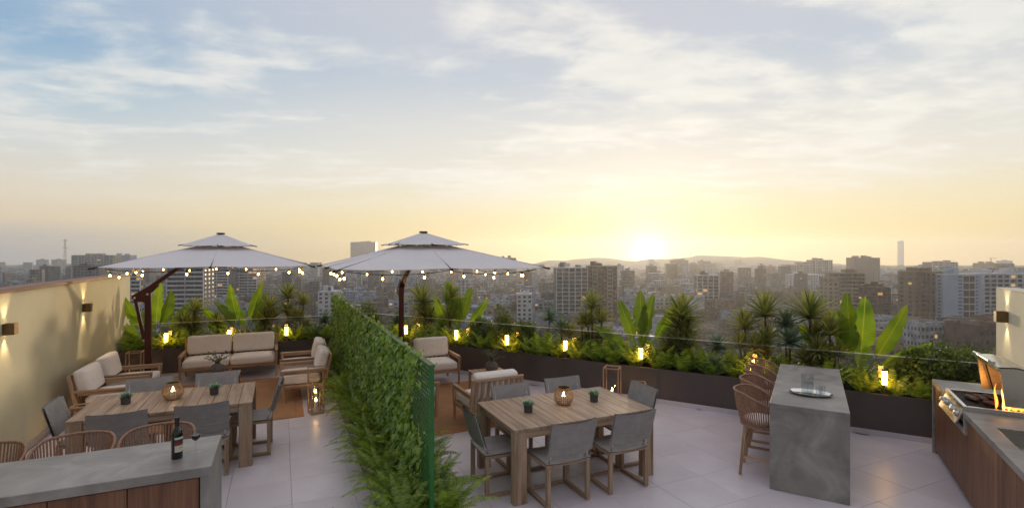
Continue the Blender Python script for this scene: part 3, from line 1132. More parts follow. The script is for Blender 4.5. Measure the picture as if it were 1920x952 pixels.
DG, AG = 'spiky dracaenas in the planters', 'broad-leaved agaves in the planters'
dl = [
    (B(-3.60, 9.12), [(0, 0, 1.00, .30)], 'slender spiky dracaena, tallest of three in front of the twin towers'),
    (B(-3.40, 9.10), [(0, 0, .74, .25)], 'shorter spiky dracaena just beside the tallest one by the twin towers'),
    (B(-3.79, 9.08), [(0, 0, .66, .20)], 'small spiky dracaena, lowest of three in front of the twin towers'),
    (B(-1.96, 9.16), [(0, 0, .92, .40), (.05, .03, .70, .36)], 'tall shaggy dracaena beside the lamp-lit paddle-leaved plant'),
    (B(-2.14, 9.05), [(0, 0, .44, .24)], 'low spiky dracaena under the lamp-lit paddle leaves'),
    (B(-1.78, 9.05), [(0, 0, .44, .22)], 'low spiky dracaena at the foot of the tall shaggy one'),
    (B(-0.63, 9.16), [(0, 0, 1.03, .36)], 'tall spiky dracaena behind the island stools, above its neighbours'),
    (B(-0.92, 9.12), [(0, 0, .80, .31)], 'spiky dracaena behind the island stools, left of the tall one'),
    (B(-0.76, 8.99), [(0, 0, .50, .24)], 'short spiky dracaena behind the far bar stools'),
    (B(-0.01, 9.18), [(0, 0, 1.04, .38)], 'tall spiky dracaena above the far end of the concrete island'),
    (B(0.26, 9.14), [(0, 0, .80, .31)], 'spiky dracaena tucked beside the big paddle leaves behind the island'),
    (B(0.10, 9.00), [(0, 0, .52, .23)], 'short spiky dracaena just beyond the end of the island'),
    (B(-7.80, 9.14), [(0, 0, .88, .42), (.12, .1, .45, .36)], 'bushy double-headed dracaena beside the right parasol pole'),
    (B(-7.06, 9.18), [(0, 0, .96, .36)], 'spiky dracaena behind the paddle-leaved plant by the pale armchair'),
    (B(-7.50, 9.05), [(0, 0, .50, .30)], 'low dracaena right of the parasol pole'),
    (B(-4.04, 9.05), [(0, 0, .42, .24)], 'low spiky dracaena beside the agaves at mid planter'),
    (A(-1.71, 12.92), [(0, 0, .76, .29)], 'spiky dracaena left of the paddle leaves behind the sofa'),
    (A(-1.90, 12.86), [(0, 0, .48, .29), (.1, .12, .38, .25)], 'low double dracaena behind the sofa arm'),
    (A(-1.28, 12.88), [(0, 0, .48, .26)], 'low spiky dracaena at the centre of the sofa back'),
    (A(0.15, 12.92), [(0, 0, 1.00, .31)], 'tall spiky dracaena between sofa and green screen'),
    (A(0.47, 12.90), [(0, 0, .84, .25)], 'spiky dracaena beside the tall one near the green screen'),
    (A(0.30, 12.80), [(0, 0, .50, .26)], 'low spiky dracaena behind the sofa end lamp'),
    (A(-0.25, 12.94), [(0, 0, .74, .31), (.1, 0, .46, .32)], 'dense double dracaena right of the paddle leaves behind the sofa'),
]
for p, hd, lb in dl:
    headed('dracaena', dra_mes, Vector((p.x, p.y, SOIL)), hd, lb, 'plant', DG)
al = [
    (B(-4.50, 9.12), [(0, 0, .70, .27)], 'blue-green agave on a bare stalk beside the clipped shrubs'),
    (B(-4.20, 9.05), [(0, 0, .52, .30)], 'broad blue-green agave next to the stalked one'),
    (B(-8.55, 9.12), [(0, 0, .36, .32)], 'blue-green agave between the green screen and parasol pole'),
    (B(-1.35, 9.08), [(0, 0, .44, .26)], 'pale agave alone between shaggy dracaena and bar stools'),
    (B(-1.33, 8.84), [(0, 0, .18, .20)], 'small agave low in front of the glass by the stools'),
    (B(-0.34, 9.18), [(0, 0, .88, .27)], 'upper agave of the pair beyond the island end'),
    (B(-0.28, 9.05), [(0, 0, .62, .31)], 'lower agave of the pair beyond the island end'),
    (A(0.95, 12.86), [(0, 0, .40, .30)], 'dark agave beside the far end of the green screen'),
    (A(1.25, 12.60), [(0, 0, .22, .32)], 'dark agave low behind the ivy at the screen end'),
    (A(0.75, 12.52), [(0, 0, .16, .26)], 'small dark agave behind the two right armchairs'),
]
for p, hd, lb in al:
    headed('agave', aga_mes, Vector((p.x, p.y, SOIL)), hd, lb, 'plant', AG)

# ---- clipped shrubs
for k, (p, rx, rz_, lb) in enumerate([
    (B(-6.16, 9.15), .30, .36, 'narrow leafy shrub right of the paddle leaves by the armchair'),
    (B(-5.62, 9.20), .42, .47, 'tallest rounded leafy shrub in the right planter'),
    (B(-5.05, 9.15), .34, .36, 'rounded leafy shrub beside the stalked agave'),
    (B(-5.20, 9.02), .36, .20, 'low leafy shrub just behind the glass near the lamp'),
    (B(1.30, 9.08), .34, .38, 'leafy shrub at the planter end left of the grill'),
    (B(1.62, 9.14), .38, .42, 'fullest leafy shrub behind the grill counter end'),
    (B(1.98, 9.22), .30, .36, 'leafy shrub squeezed against the pale wall end'),
    (A(2.0, 12.95), .34, .42, 'rounded shrub peeking over the ivy screen'),
    (A(1.62, 12.75), .26, .38, 'small shrub at the far end of the ivy screen'),
]):
    t = thing('shrub', Vector((p.x, p.y, SOIL)), k * 1.3, lb, 'shrub', 'clipped shrubs in the planters')
    r3 = random.Random(40 + k)
    link('crown', clump_crown(r3, rx, rx * .8, rz_, 46, 44, .055, m_bush), t, (0, 0, rz_ * .95))
    mt = MB()
    for j in range(6):
        a = j * 1.05
        mt.tube([(0, 0, -.03), (math.cos(a) * rx * .3, math.sin(a) * rx * .3, rz_ * .6), (math.cos(a) * rx * .6, math.sin(a) * rx * .5, rz_ * 1.3)], [.012, .009, .004], 5)
    mt.build('stems', m_trunk, t)

# ---- ferns in front of the glass
fmes = [fern_mesh(60 + k, 17, .46, 13, m_fern, .74, .20, .45, .95) for k in range(4)]
FG = 'ferns along the front of the planters'
spots = []
u = -8.3
while u < 1.95:
    spots.append((B(u, PW + .19 + rr.uniform(-.03, .05)), rr.uniform(.78, 1.2)))
    u += rr.uniform(.30, .44)
nR = len(spots)
u = -2.75
while u < 1.3:
    spots.append((A(u, PV + .20 + rr.uniform(-.04, .05)), rr.uniform(.75, 1.1)))
    u += rr.uniform(.28, .40)
for k, (p, s) in enumerate(spots):
    o = link('fern', fmes[k % 4], None, (p.x, p.y, SOIL + .0), (rr.gauss(0, .1), rr.gauss(0, .1), rr.uniform(0, 6)), (s, s, s))
    tag(o, 'low green fern at the front edge of the diagonal right planter' if k < nR else 'low green fern at the front edge of the planter behind the sofa',
        'fern', FG + (' right' if k < nR else ' left'))
# ground cover between the bigger plants, behind the glass
u = -8.6
k = 0
while u < 1.9:
    p = B(u, PW + .55 + rr.uniform(-.06, .12))
    o = link('fern', fmes[k % 4], None, (p.x, p.y, SOIL), (rr.gauss(0, .1), rr.gauss(0, .1), rr.uniform(0, 6)), (1.1, 1.1, 1.05))
    tag(o, 'dim green fern behind the glass of the right planter', 'fern', 'ferns behind the right glass')
    u += rr.uniform(.26, .40)
    k += 1
u = -2.7
while u < 1.4:
    p = A(u, PV + .56 + rr.uniform(-.06, .1))
    o = link('fern', fmes[k % 4], None, (p.x, p.y, SOIL), (rr.gauss(0, .1), rr.gauss(0, .1), rr.uniform(0, 6)), (1.1, 1.1, 1.0))
    tag(o, 'dim green fern behind the glass beyond the sofa', 'fern', 'ferns behind the left glass')
    u += rr.uniform(.36, .5)
    k += 1
# bigger ferns in the trough under the screen
bmes = [fern_mesh(80 + k, 24, .62, 30, m_fern2, .95, .115) for k in range(4)]
v = V0 + .12
k = 0
while v < V1 - .2:
    p = A(PU - .17 + rr.uniform(-.03, .03), v, .2)
    s = rr.uniform(.66, .92)
    o = link('boston_fern', bmes[k % 4], None, p, (rr.gauss(0, .06), -.10 + rr.gauss(0, .06), rr.uniform(0, 6)), (s, s, s))
    tag(o, 'arching feathery fern at the foot of the ivy, on its left side', 'fern', 'ferns left of the green screen')
    v += rr.uniform(.20, .30)
    k += 1
v = V0 + .10
while v < V1 - 1.0:
    p = A(PU + .16, v, .2)
    s = rr.uniform(.70, .9)
    o = link('boston_fern', bmes[k % 4], None, p, (0, .14, rr.uniform(0, 6)), (s, s, s))
    tag(o, 'arching feathery fern on the right side of the green screen', 'fern', 'ferns right of the green screen')
    v += rr.uniform(.30, .42)
    k += 1
# fallen leaflets on the tiles
litter = MB()
for k in range(26):
    p = A(rr.uniform(.45, .82), rr.uniform(4.2, 8.2), .004)
    a = rr.uniform(0, 6)
    x = Vector((math.cos(a), math.sin(a), .15)) * .012
    y = Vector((-math.sin(a), math.cos(a), .1)) * .006
    litter.add([p - x, p + y, p + x + Vector((0, 0, .003)), p - y], [(0, 1, 2, 3)])
tag(litter.build('fallen_leaves', m_fern2), 'scattered green leaflets fallen on the grey tiles', 'leaves', None, 'stuff')

# ---- garden bollard lamps
def bollard(p, label):
    t = thing('bollard_lamp', Vector((p.x, p.y, SOIL)), 0, label, 'garden lamp', 'short glowing bollard lamps in the planters')
    MB().lathe([(.034, -.02), (.034, .17), (.03, .175)], 14).build('post', m_bronze, t, 40)
    MB().lathe([(.031, .176), (.031, .36)], 16).build('light_tube', e_boll, t, 40)
    MB().lathe([(.001, .362), (.036, .362), (.036, .385), (.001, .388)], 14).build('cap', m_bronze, t, 40)


for u, lb in ((-7.93, 'lit bollard lamp touching the right parasol pole'), (-6.51, 'lit bollard lamp beside the pale armchair back'), (-5.25, 'lit bollard lamp in front of the rounded shrubs'),
              (-3.97, 'lit bollard lamp above the far dining chairs'), (-2.54, 'lit bollard lamp under the paddle leaves near the tall lantern'),
              (-0.78, 'lit bollard lamp behind the bar stools'), (0.89, 'lit bollard lamp between the island and the grill')):
    bollard(B(u, PW + .14), lb)
for u, lb in ((-2.15, 'lit bollard lamp near the left parasol pole'), (-1.01, 'lit bollard lamp hidden behind the middle of the sofa'), (0.11, 'lit bollard lamp just past the sofa end')):
    bollard(A(u, PV + .14), lb)

# ================================================================== furniture
# ---- dining table: boards run across, slab legs
def dining_table(label):
    t = thing('dining_table', (0, 0, 0), 0, label, 'table', 'wooden dining tables')
    Lx, Ly, H = 1.74, 1.06, .752
    n = 12
    bw = Lx / n
    for k in range(n):
        x0 = -Lx / 2 + k * bw
        MB().box(x0 + .002, x0 + bw - .002, -Ly / 2, Ly / 2, H - .034, H, .003).build('plank', TX[1], t)
    for sx in (-1, 1):
        for sy in (-1, 1):
            xa = sx * (Lx / 2 - bw + .002)
            xb = sx * (Lx / 2 - .002)
            ya = sy * (Ly / 2 - .09)
            yb = sy * (Ly / 2 - .001)
            MB().box(min(xa, xb), max(xa, xb), min(ya, yb), max(ya, yb), 0, H - .035, .003).build('leg', TX[2], t)
    for sy in (-1, 1):
        y = sy * (Ly / 2 - .03)
        MB().box(-Lx / 2 + bw + .001, Lx / 2 - bw - .001, y - .015, y + .015, H - .105, H - .035, .003).build('apron', TX[0], t)
    for sx in (-1, 1):
        x = sx * (Lx / 2 - .05)
        MB().box(x - .015, x + .015, -Ly / 2 + .092, Ly / 2 - .092, H - .105, H - .035, .003).build('apron', TX[1], t)
    return t


dt = dining_table('wooden plank dining table in front of the rug, left of the green screen')
place(dt, True, A(-1.18, 7.255), TH, 'wooden plank dining table left of the green screen')
place(dt, False, A(2.97, 5.085), TH, 'wooden plank dining table right of the green screen')


# ---- dining chair: sled frame, grey sling seat and back. faces local -y
def dining_chair():
    t = thing('dining_chair', (0, 0, 0), 0, 'chair', 'chair', 'grey sling dining chairs')
    W, Dp, sh = .50, .47, .43
    lg = .042
    for sx in (-1, 1):
        x = sx * (W / 2 - lg / 2)
        for y in (-Dp / 2 + lg / 2, Dp / 2 - lg / 2):
            MB().box(x - lg / 2, x + lg / 2, y - lg / 2, y + lg / 2, .036 + .001, sh - .03, .003).build('leg', TX[2], t)
        MB().box(x - lg / 2, x + lg / 2, -Dp / 2, Dp / 2, 0, .036, .003).build('runner', TX[1], t)
        MB().box(x - lg / 2, x + lg / 2, -Dp / 2, Dp / 2, sh - .029, sh + .005, .003).build('side_rail', TX[1], t)
        # steel back stay
        pts = [(x * .9, Dp / 2 - .05, sh + .006), (x * .93, Dp / 2 - .01, sh + .05), (x * .95, Dp / 2 + .012, sh + .12), (x * .95, Dp / 2 + .105, .855)]
        MB().tube(pts, .011, 8).build('back_stay', m_steel, t, 50)
    for y in (-Dp / 2 + lg / 2, Dp / 2 - lg / 2):
        MB().box(-W / 2 + lg + .001, W / 2 - lg - .001, y - lg / 2 + .004, y + lg / 2 - .004, sh - .028, sh + .002, .003).build('cross_rail', TX[0], t)
    MB().box(-W / 2 + lg + .001, W / 2 - lg - .001, -Dp / 2 + .004, -Dp / 2 + .034, .002, .032, .003).build('cross_rail', TX[0], t)
    # sling seat
    mb = MB()
    nx, ny = 10, 8
    for th, sg in ((.012, 1), (.004, -1)):
        vs, fs = [], []
        for i in range(nx + 1):
            for j in range(ny + 1):
                a, b_ = i / nx * 2 - 1, j / ny * 2 - 1
                vs.append((a * (W / 2 + .006), b_ * (Dp / 2 + .004), sh + th + .006 - .022 * (1 - a * a) * (1 - .3 * b_ * b_) - .018 * max(0, -b_ - .7)))
        for i in range(nx):
            for j in range(ny):
                q = (i * (ny + 1) + j, (i + 1) * (ny + 1) + j, (i + 1) * (ny + 1) + j + 1, i * (ny + 1) + j + 1)
                fs.append(q if sg > 0 else tuple(reversed(q)))
        mb.add(vs, fs)
    mb.build('seat_sling', m_sling, t, 60)
    # back sling: front and back sheets with a hem band
    mb = MB()
    nx, nz = 12, 9
    z0, z1 = sh + .095, .87
    for off, sg in ((-.016, 1), (.016, -1)):
        vs, fs = [], []
        for i in range(nx + 1):
            for j in range(nz + 1):
                a, tt = i / nx * 2 - 1, j / nz
                z = z0 + (z1 - z0) * tt
                yc = Dp / 2 + .012 + (z - sh - .12) * .29 + .028 * (1 - a * a)
                z += -.012 * (1 - a * a) * (1 if j == nz else 0)
                edge = 1 - abs(a) ** 8
                vs.append((a * (W / 2 + .008), yc + off * (.85 + .15 * edge), z))
        for i in range(nx):
            for j in range(nz):
                q = (i * (nz + 1) + j, (i + 1) * (nz + 1) + j, (i + 1) * (nz + 1) + j + 1, i * (nz + 1) + j + 1)
                fs.append(q if sg > 0 else tuple(reversed(q)))
        mb.add(vs, fs)
    back = mb.build('back_sling', m_sling, t, 60)
    mb = MB()
    for zz in (z0 + .085, z1 - .03):
        vs = []
        fs = []
        for i in range(nx + 1):
            a = i / nx * 2 - 1
            for dz_, dy_ in ((0, .0165), (.008, .0215), (.016, .0165)):
                z = zz + dz_
                yc = Dp / 2 + .012 + (z - sh - .12) * .29 + .028 * (1 - a * a)
                vs.append((a * (W / 2 + .004), yc + dy_ * (.86 + .14 * (1 - abs(a) ** 8)), z))
        for i in range(nx):
            for j in range(2):
                b_ = i * 3 + j
                fs.append((b_, b_ + 1, b_ + 4, b_ + 3))
        mb.add(vs, fs)
    mb.build('hem', m_sling, back, 179)
    return t


dc = dining_chair()
dp = .235                      # half depth: rear legs sit this far behind the centre
CHL, CHR = 'chairs at the left dining table', 'chairs at the right dining table'
spots = [
    (A(-1.55, 6.545 + dp), TH + math.pi, 'grey sling chair with its back to us, left of two at the left table', CHL),
    (A(-0.80, 6.545 + dp), TH + math.pi, 'grey sling chair with its back to us behind the wine glass', CHL),
    (A(-1.55, 7.97 - dp), TH, 'grey sling chair on the far side of the left table behind its basket lantern', CHL),
    (A(-0.80, 7.97 - dp), TH, 'grey sling chair on the far side of the left table behind the right succulent', CHL),
    (A(-2.20 + dp, 7.22), FA, 'grey sling chair at the head of the left table by the cream wall', CHL),
    (A(-0.11 - dp, 7.25), RA, 'grey sling chair seen side-on at the end of the left table nearest the screen', CHL),
    (A(2.61, 4.36 + dp), TH + math.pi, 'grey sling chair with its back to us, nearest one at the right table', CHR),
    (A(3.355, 4.36 + dp), TH + math.pi, 'grey sling chair with its back to us at the right table corner toward the island', CHR),
    (A(2.62, 5.70 - dp), TH, 'grey sling chair on the far side of the right table before the slatted armchair', CHR),
    (A(3.38, 5.74 - dp), TH, 'grey sling chair on the far side of the right table behind the basket lantern', CHR),
    (A(1.905 + dp, 5.05), FA, 'grey sling chair at the end of the right table beside the green screen', CHR),
    (A(4.03 - dp, 5.09), RA, 'grey sling chair at the end of the right table near the glass lanterns', CHR),
]
for k, (p, rz, lb, gr) in enumerate(spots):
    place(dc, k == 0, p, rz + random.Random(k).gauss(0, .03), lb, gr)


# ---- lounge seats, facing local -y
def lounge(nseat, label, cat, group, name):
    t = thing(name, (0, 0, 0), 0, label, cat, group)
    sw = .84 if nseat == 2 else .70
    W = sw * nseat + .10 if nseat == 1 else 1.72
    sw = (W - .10) / nseat
    Dp, ah = .80, .545
    hx = W / 2
    yf, yb = -Dp / 2, Dp / 2
    for sx in (-1, 1):
        x = sx * (hx - .022)
        MB().beam((x, yf + .05, 0), (x, yf + .02, ah - .03), .03, .034, .042, .055).build('leg', WX[2], t)
        MB().beam((x, yb - .04, 0), (x, yb - .10, .30), .03, .034, .042, .05).build('leg', WX[2], t)
        MB().beam((x, yb - .10, .301), (x, yb + .0, .765), .042, .05, .038, .036).build('back_post', WX[2], t)
        MB().box(x - .026, x + .026, yf - .01, yb - .06, ah - .029, ah, .006).build('armrest', WX[1], t)
        MB().box(x - .018, x + .018, yf + .06, yb - .12, .245, .295, .004).build('side_rail', WX[1], t)
        MB().box(x - .012, x + .012, yf + .05, yb - .10, ah - .075, ah - .03, .004).build('arm_rail', WX[1], t)
    MB().box(-hx + .045, hx - .045, yf + .022, yf + .058, .235, .30, .004).build('front_rail', WX[0], t)
    MB().box(-hx + .045, hx - .045, yb - .12, yb - .085, .235, .30, .004).build('rear_rail', WX[0], t)
    if nseat == 2:
        for y in (yf + .045, yb - .10):
            MB().beam((0, y, 0), (0, y, .234), .03, .034, .042, .045).build('leg', WX[2], t)
    for k in range(7):
        y = yf + .10 + k * .085
        MB().box(-hx + .05, hx - .05, y - .025, y + .025, .272, .288, .002).build('seat_slat', WX[0], t)
    # back: rails and slats, leaning
    lean = .10 / .465
    zb0, zb1 = .33, .765

    def yat(z):
        return yb - .10 + (z - .30) * lean
    MB().beam((-hx + .044, yat(.745), .745), (hx - .044, yat(.745), .745), .030, .045).build('back_rail', WX[0], t)
    MB().beam((-hx + .044, yat(.33), .33), (hx - .044, yat(.33), .33), .030, .04).build('back_rail', WX[0], t)
    ns = 8 * nseat
    for k in range(ns):
        x = -hx + .09 + (W - .18) * k / (ns - 1)
        MB().beam((x, yat(.352), .352), (x, yat(.722), .722), .050, .014, up=(0, 1, .2)).build('back_slat', WX[2], t)
    for k in range(nseat):
        x0 = -hx + .05 + k * sw
        x1 = x0 + sw
        c = MB().cushion(x0 + .006, x1 - .006, yf + .005, yb - .17, .292, .435, .045, .030, 12).build('seat_cushion', m_cush, t, 179)
        T = Matrix.Translation((0, yat(.44) - .02, .44)) @ Matrix.Rotation(-math.atan(lean), 4, 'X')
        MB().cushion(x0 + .012, x1 - .012, -.165, -.005, .0, .375, .05, .022, 12, T).build('back_cushion', m_cush, t, 179)
        # piping round the seat cushion
        zz = .40
        xa, xb, ya, yb_ = x0 + .009, x1 - .009, yf + .008, yb - .173
        r_ = .04
        pts = []
        for cx, cy, a0 in ((xb - r_, yb_ - r_, 0), (xa + r_, yb_ - r_, 90), (xa + r_, ya + r_, 180), (xb - r_, ya + r_, 270)):
            for q in range(4):
                a = R(a0 + q * 30)
                pts.append((cx + r_ * math.cos(a), cy + r_ * math.sin(a), zz))
        MB().tube(pts, .0045, 5, True).build('piping', m_cush, c, 179)
    return t


arm = lounge(1, 'armchair', 'armchair', 'wooden lounge armchairs', 'armchair')
hd = .40
LG, RG = 'armchairs of the left lounge', 'armchairs of the right lounge'
spots = [
    (A(-2.35, 9.54), FA, 'cream cushioned armchair by the cream wall, nearer of the two', LG),
    (A(-2.35, 10.50), FA, 'cream cushioned armchair by the cream wall, nearer to the sofa', LG),
    (A(.39, 9.66), RA, 'cream cushioned armchair with its back to the ivy, behind the glass lanterns', LG),
    (A(.39, 10.68), RA, 'cream cushioned armchair with its back to the ivy, farther from us', LG),
    (A(2.74, 9.67), TH, 'cream cushioned armchair facing us in front of the diagonal planter', RG),
    (A(2.77, 6.97), TH + math.pi, 'armchair turned away showing its slatted wooden back', RG),
    (A(1.80, 7.92), FA, 'armchair almost hidden behind the green screen, one leg showing', RG),
]
for k, (p, rz, lb, gr) in enumerate(spots):
    place(arm, k == 0, p, rz + random.Random(k + 50).gauss(0, .015), lb, gr)
sofa = lounge(2, 'two-seat wooden sofa with cream cushions against the dark planter', 'sofa', None, 'sofa')
place(sofa, True, A(-.93, 11.84), TH, 'two-seat wooden sofa with cream cushions against the dark planter')


# ---- coffee tables
def coffee():
    t = thing('coffee_table', (0, 0, 0), 0, 'coffee table', 'coffee table', 'slatted coffee tables')
    s, H = .31, .38
    n = 7
    for k in range(n):
        x0 = -s + 2 * s * k / n
        MB().box(x0 + .003, x0 + 2 * s / n - .003, -s, s, H - .022, H, .003).build('slat', WX[1], t)
    for sx in (-1, 1):
        for sy in (-1, 1):
            MB().beam((sx * (s - .02), sy * (s - .02), 0), (sx * (s - .03), sy * (s - .03), H - .023), .028, .028, .042, .042).build('leg', WX[2], t)
        MB().box(-s + .055, s - .055, sx * (s - .03) - .012, sx * (s - .03) + .012, H - .07, H - .023, .003).build('apron', WX[0], t)
    return t


ct = coffee()
place(ct, True, A(-.98, 10.22), TH, 'small slatted coffee table in front of the sofa')
place(ct, False, A(3.42, 8.46), TH, 'small slatted coffee table beside the diagonal planter')

# ---- rugs
def weave(name):
    m, nt, out = new_mat(name)
    v = coords(nt)
    ch = nt.node('ShaderNodeTexNoise', None, Vector=v, Scale=3.0, Detail=5.0).outputs[0]
    wx = nt.node('ShaderNodeTexWave', {'bands_direction': 'X'}, Vector=v, Scale=26.0, Distortion=1.2, Detail=2.0).outputs['Fac']
    wy = nt.node('ShaderNodeTexWave', {'bands_direction': 'Y'}, Vector=v, Scale=34.0, Distortion=1.2, Detail=2.0).outputs['Fac']
    h = nt.math('MULTIPLY', wx, wy)
    f = nt.math('ADD', nt.math('MULTIPLY', h, .7), nt.math('MULTIPLY', ch, .5))
    col = nt.ramp(f, [(.15, lin(160, 114, 78)), (.75, lin(210, 164, 122))])
    p = nt.node('ShaderNodeBsdfPrincipled', None, Base_Color=col, Roughness=.95)
    nt.set(p, 'Normal', nt.node('ShaderNodeBump', None, Strength=.9, Distance=.006, Height=h).outputs[0])
    nt.l.new(p.outputs[0], out.inputs[0])
    return m


m_rug = weave('jute_weave')
m_rugb = M('jute_border', lin(158, 110, 74), lin(182, 132, 94), 30, rough=.95, bump=.6, bscale=120)


def rug(p, hx, hy, label):
    t = thing('rug', p, TH, label, 'rug')
    MB().box(-hx + .12, hx - .12, -hy + .12, hy - .12, .0015, .010).build('weave', m_rug, t)
    b = MB()
    b.box(-hx, hx, -hy, -hy + .118, .0015, .011, .002)
    b.box(-hx, hx, hy - .118, hy, .0015, .011, .002)
    b.box(-hx, -hx + .118, -hy + .119, hy - .119, .0015, .011, .002)
    b.box(hx - .118, hx, -hy + .119, hy - .119, .0015, .011, .002)
    b.build('border', m_rugb, t)


rug(A(-1.03, 9.87), 1.355, 1.44, 'brown woven rug under the sofa and four armchairs')
rug(A(2.58, 8.10), 1.05, 1.33, 'brown woven rug under the slatted-back armchair')


# ---- bar stools: rope-wrapped tub back on wooden legs; faces local -y
def stool():
    t = thing('bar_stool', (0, 0, 0), 0, 'stool', 'bar stool', 'rope-backed bar stools')
    sh = .60
    rx, ry = .235, .225
    for sx in (-1, 1):
        for sy in (-1, 1):
            MB().beam((sx * .20, sy * .20, 0), (sx * .155, sy * .15, sh - .06), .026, .03, .038, .042).build('leg', WX[2], t)
    for sx in (-1, 1):
        MB().beam((sx * .183, -.18, .20), (sx * .183, .18, .20), .02, .03).build('stretcher', WX[1], t)
    MB().beam((-.17, -.165, .35), (.17, -.165, .35), .02, .03).build('stretcher', WX[0], t)
    MB().beam((-.17, .165, .35), (.17, .165, .35), .02, .03).build('stretcher', WX[0], t)
    MB().lathe([(.001, sh - .06), (.19, sh - .06), (.205, sh - .05), (.205, sh - .03), (.001, sh - .028)], 28).build('seat_base', WX[0], t, 40)
    MB().lathe([(.001, sh - .027), (.165, sh - .027), (.182, sh - .012), (.182, sh + .008), (.165, sh + .024), (.10, sh + .030), (.001, sh + .031)], 28).build('seat_pad', m_cush, t, 60)

    def rim(a):
        # a from -1 (front left) round the back to 1 (front right)
        an = math.pi / 2 + a * R(128)
        top = sh + .33 - .16 * max(0, abs(a) - .38) ** 1.5 * 2.0
        fl = 1.18
        return Vector((rx * fl * math.cos(an), ry * fl * math.sin(an) + .02, top)), Vector((rx * .93 * math.cos(an), ry * .93 * math.sin(an), sh - .05))
    N_ = 40
    MB().tube([rim(-1 + 2 * k / N_)[0] for k in range(N_ + 1)], .012, 7).build('rim', m_rope, t, 179)
    MB().tube([rim(-1 + 2 * k / N_)[1] for k in range(N_ + 1)], .012, 7).build('base_ring', m_rope, t, 179)
    mb = MB()
    n = 46
    for k in range(n):
        a = -1 + 2 * (k + .5) / n
        p, q = rim(a)
        mid = (p + q) / 2 + Vector((p.x, p.y, 0)).normalized() * .012
        out_ = Vector((p.x, p.y, 0)).normalized()
        mb.beam(q, mid, .0135, .008, up=out_, b=.002)
        mb.beam(mid, p, .0135, .008, up=out_, b=.002)
    o = mb.build('rope_back', m_rope, t)
    o['kind'] = 'stuff'
    return t


st = stool()
SL, SR = 'bar stools behind the left counter', 'bar stools at the island'
spots = [
    (A(-.99, 5.34), TH, 'rope-backed bar stool directly behind the wine bottle', SL),
    (A(-1.58, 5.34), TH, 'rope-backed bar stool in the middle behind the left counter', SL),
    (A(-2.17, 5.34), TH, 'rope-backed bar stool cut off by the left edge of the picture', SL),
    (B(-.49, 6.48), TH2 + R(90), 'rope-backed bar stool at the island, first and nearest to us', SR),
    (B(-.49, 7.08), TH2 + R(90), 'rope-backed bar stool at the island, second from us', SR),
    (B(-.49, 7.68), TH2 + R(90), 'rope-backed bar stool at the island, third from us', SR),
    (B(-.49, 8.24), TH2 + R(90), 'rope-backed bar stool at the island, farthest and next to the planter', SR),
]
for k, (p, rz, lb, gr) in enumerate(spots):
    place(st, k == 0, p, rz if k < 3 else rz, lb, gr)

# ---- left bar counter
t = thing('bar_counter', A(-1.71, 4.745), TH, 'concrete bar counter with wooden front panels, wine bottle on top', 'counter')
hx, hy, H = 1.235, .365, .916
MB().box(-hx, hx, -hy, hy, H - .07, H, .003).build('worktop', m_concrete, t)
MB().box(hx - .072, hx, -hy, hy, 0, H - .0705, .003).build('end_panel', m_concrete, t)
MB().box(-hx, hx - .074, -hy + .04, hy - .25, .0, H - .072).build('carcass', m_black, t)
xs = [hx - .078, hx - .078 - .44, hx - .078 - .88, hx - .078 - 1.32, hx - .078 - 1.76, -hx]
for a, b in zip(xs[1:], xs[:-1]):
    MB().box(a + .003, b - .003, -hy + .016, -hy + .038, .06, H - .078, .002).build('front_panel', WALNUT, t)

# ---- concrete island
t = thing('kitchen_island', B(-.0175, 7.17), TH2, 'tall grey concrete island with waterfall ends', 'island')
hx, hy = .358, 1.125
MB().box(-hx, hx, -hy, hy, H - .06, H, .003).build('worktop', m_concrete, t)
MB().box(-hx, hx, -hy, -hy + .08, 0, H - .0605, .003).build('end_panel', m_concrete, t)
MB().box(-hx, hx, hy - .08, hy, 0, H - .0605, .003).build('end_panel', m_concrete, t)
MB().box(-.02, hx - .01, -hy + .081, hy - .081, 0, H - .061, .003).build('body_panel', m_concrete, t)

# ---- outdoor kitchen along the right wall
t = thing('outdoor_kitchen_counter', B(1.33, 5.4), TH2, 'concrete kitchen counter with brown wooden doors and a sink under the pale wall', 'counter')
# local x: 0 (front) to .715 (wall); local y: -3.2 to 2.85; grill gap y 1.33..2.13; sink hole y .23..0.84, x .13...57
ya, yb, g0, g1, s0, s1, D_ = -3.2, 2.85, 1.325, 2.135, .23, .84, .715
tp = H - .06
MB().box(0, D_, g1, yb, tp, H, .002).build('worktop', m_concrete, t)
MB().box(.60, D_, g0, g1, tp, H, .0).build('worktop', m_concrete, t)
MB().box(0, D_, s1, g0, tp, H, .002).build('worktop', m_concrete, t)
MB().box(0, .13, s0, s1, tp, H, .002).build('worktop', m_concrete, t)
MB().box(.57, D_, s0, s1, tp, H, .002).build('worktop', m_concrete, t)
MB().box(0, D_, ya, s0, tp, H, .002).build('worktop', m_concrete, t)
MB().box(0, D_, yb - .055, yb, 0, tp - .0005, .002).build('end_panel', m_concrete, t)
